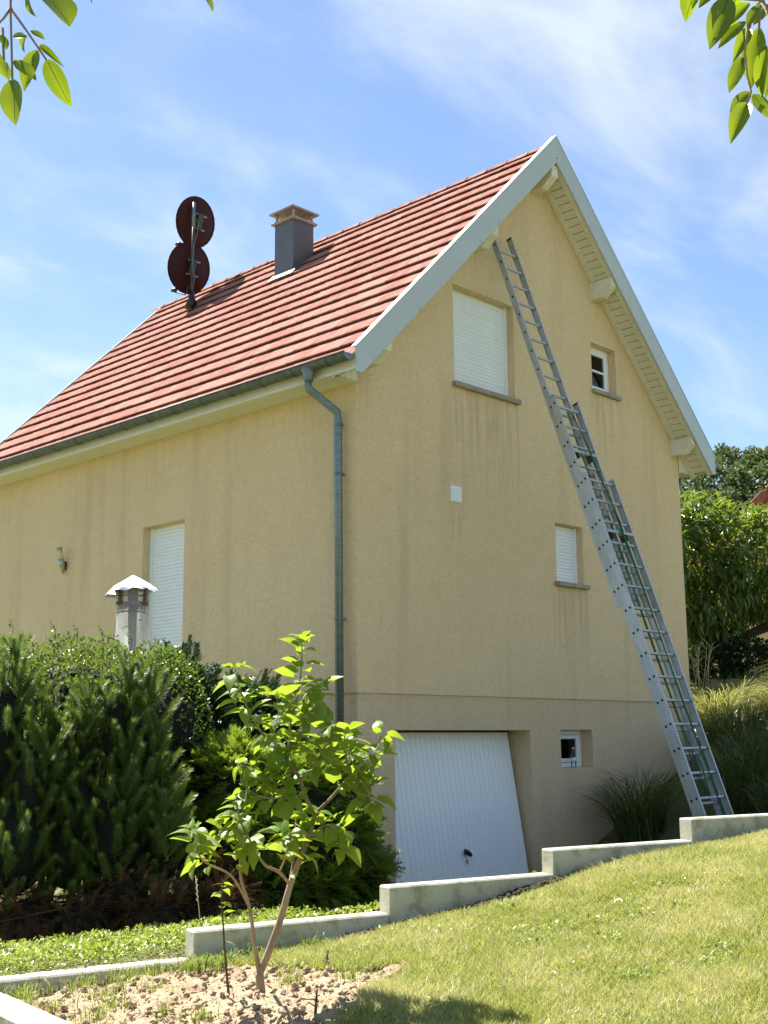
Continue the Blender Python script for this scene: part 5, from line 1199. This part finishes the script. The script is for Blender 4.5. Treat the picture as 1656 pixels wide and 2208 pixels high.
for i in range(14):
    for side in (-1, 1):
        d_ = -.45 + i * .36; x_ = d_ if side < 0 else wd_ - d_; a_ = -math.atan(.92) if side < 0 else math.pi + math.atan(.92)
        if side < 0: link('verge_tile', VT, rf, None, Matrix.Translation((x_, -.005, ze - .32 + (d_ + .35) * .92 + .22)) @ Matrix.Rotation(a_, 4, 'Y'))
for wx in (wd_ * .3, wd_ * .62):
    f_ = link('window', boxme(wx, wx + 1.0, -.02, .02, 1.2, 2.4, 'pvc_white', .01), nb, None, NM); link('pane', boxme(wx + .08, wx + .92, -.026, -.022, 1.28, 2.32, 'glass', 0), f_)
# wooded hill
hx0 = (130.59, 65.71)
gxv = np.linspace(-45, 60, 40); gyv = np.linspace(-40, 90, 40); GX, GY = np.meshgrid(gxv, gyv, indexing='ij')
def hillz(a, b): return -3 + 40 * sst(-34, 38, b + .35 * a) + 2.5 * vnoise(a * .06 + 9, b * .06 + 3, 2)
rr_ = np.array([CR[0], CR[1]]) / np.hypot(CR[0], CR[1]); ff_ = np.array([-rr_[1], rr_[0]])
def hill_xy(a, b): return hx0[0] + rr_[0] * a + ff_[0] * b, hx0[1] + rr_[1] * a + ff_[1] * b
HX, HY = hill_xy(GX, GY); HZ = hillz(GX, GY) - 3 * (np.abs(GX - 7) / 52) ** 6 * 4
idx = np.arange(GX.size).reshape(GX.shape); q = np.stack([idx[:-1, :-1], idx[1:, :-1], idx[1:, 1:], idx[:-1, 1:]], -1).reshape(-1, 4)
tag(link('hill', trimesh('hill', np.stack([HX, HY, HZ], -1).reshape(-1, 3), np.concatenate([q[:, [0, 1, 2]], q[:, [0, 2, 3]]]), 'hill', True)), kind='structure')
parts = []
for i in range(420):
    a, b = rng.uniform(-22, 34), rng.uniform(-32, 34); x_, y_ = hill_xy(a, b); z_ = float(hillz(np.array(a), np.array(b))); rw_ = rng.uniform(1.5, 3.0); rh_ = rng.uniform(1.8, 3.6)
    k = 300; u = unit(k); u[:, 2] = np.where(u[:, 2] < -.4, -u[:, 2], u[:, 2]); lump = .75 + .5 * vnoise(u[:, 0] * 2.5 + i, u[:, 1] * 2.5 + u[:, 2] * 2, i % 13); p = np.array([x_, y_, z_ + rh_ * .8]) + u * np.array([rw_, rw_, rh_]) * (lump * (1 - .35 * rng.random(k)))[:, None]
    parts.append(scatter(LEAF4, LEAF4F, p, frames(u + unit(k) * .8, unit(k) + np.array([0, 0, .8])), rng.uniform(.35, .62, k)))
V, F = merge(parts); tag(link('wooded_hillside', trimesh('wooded_hillside', V, F, 'forest_leaf')), 'dense green wood covering the hillside behind the neighbouring house', 'wood', kind='stuff')
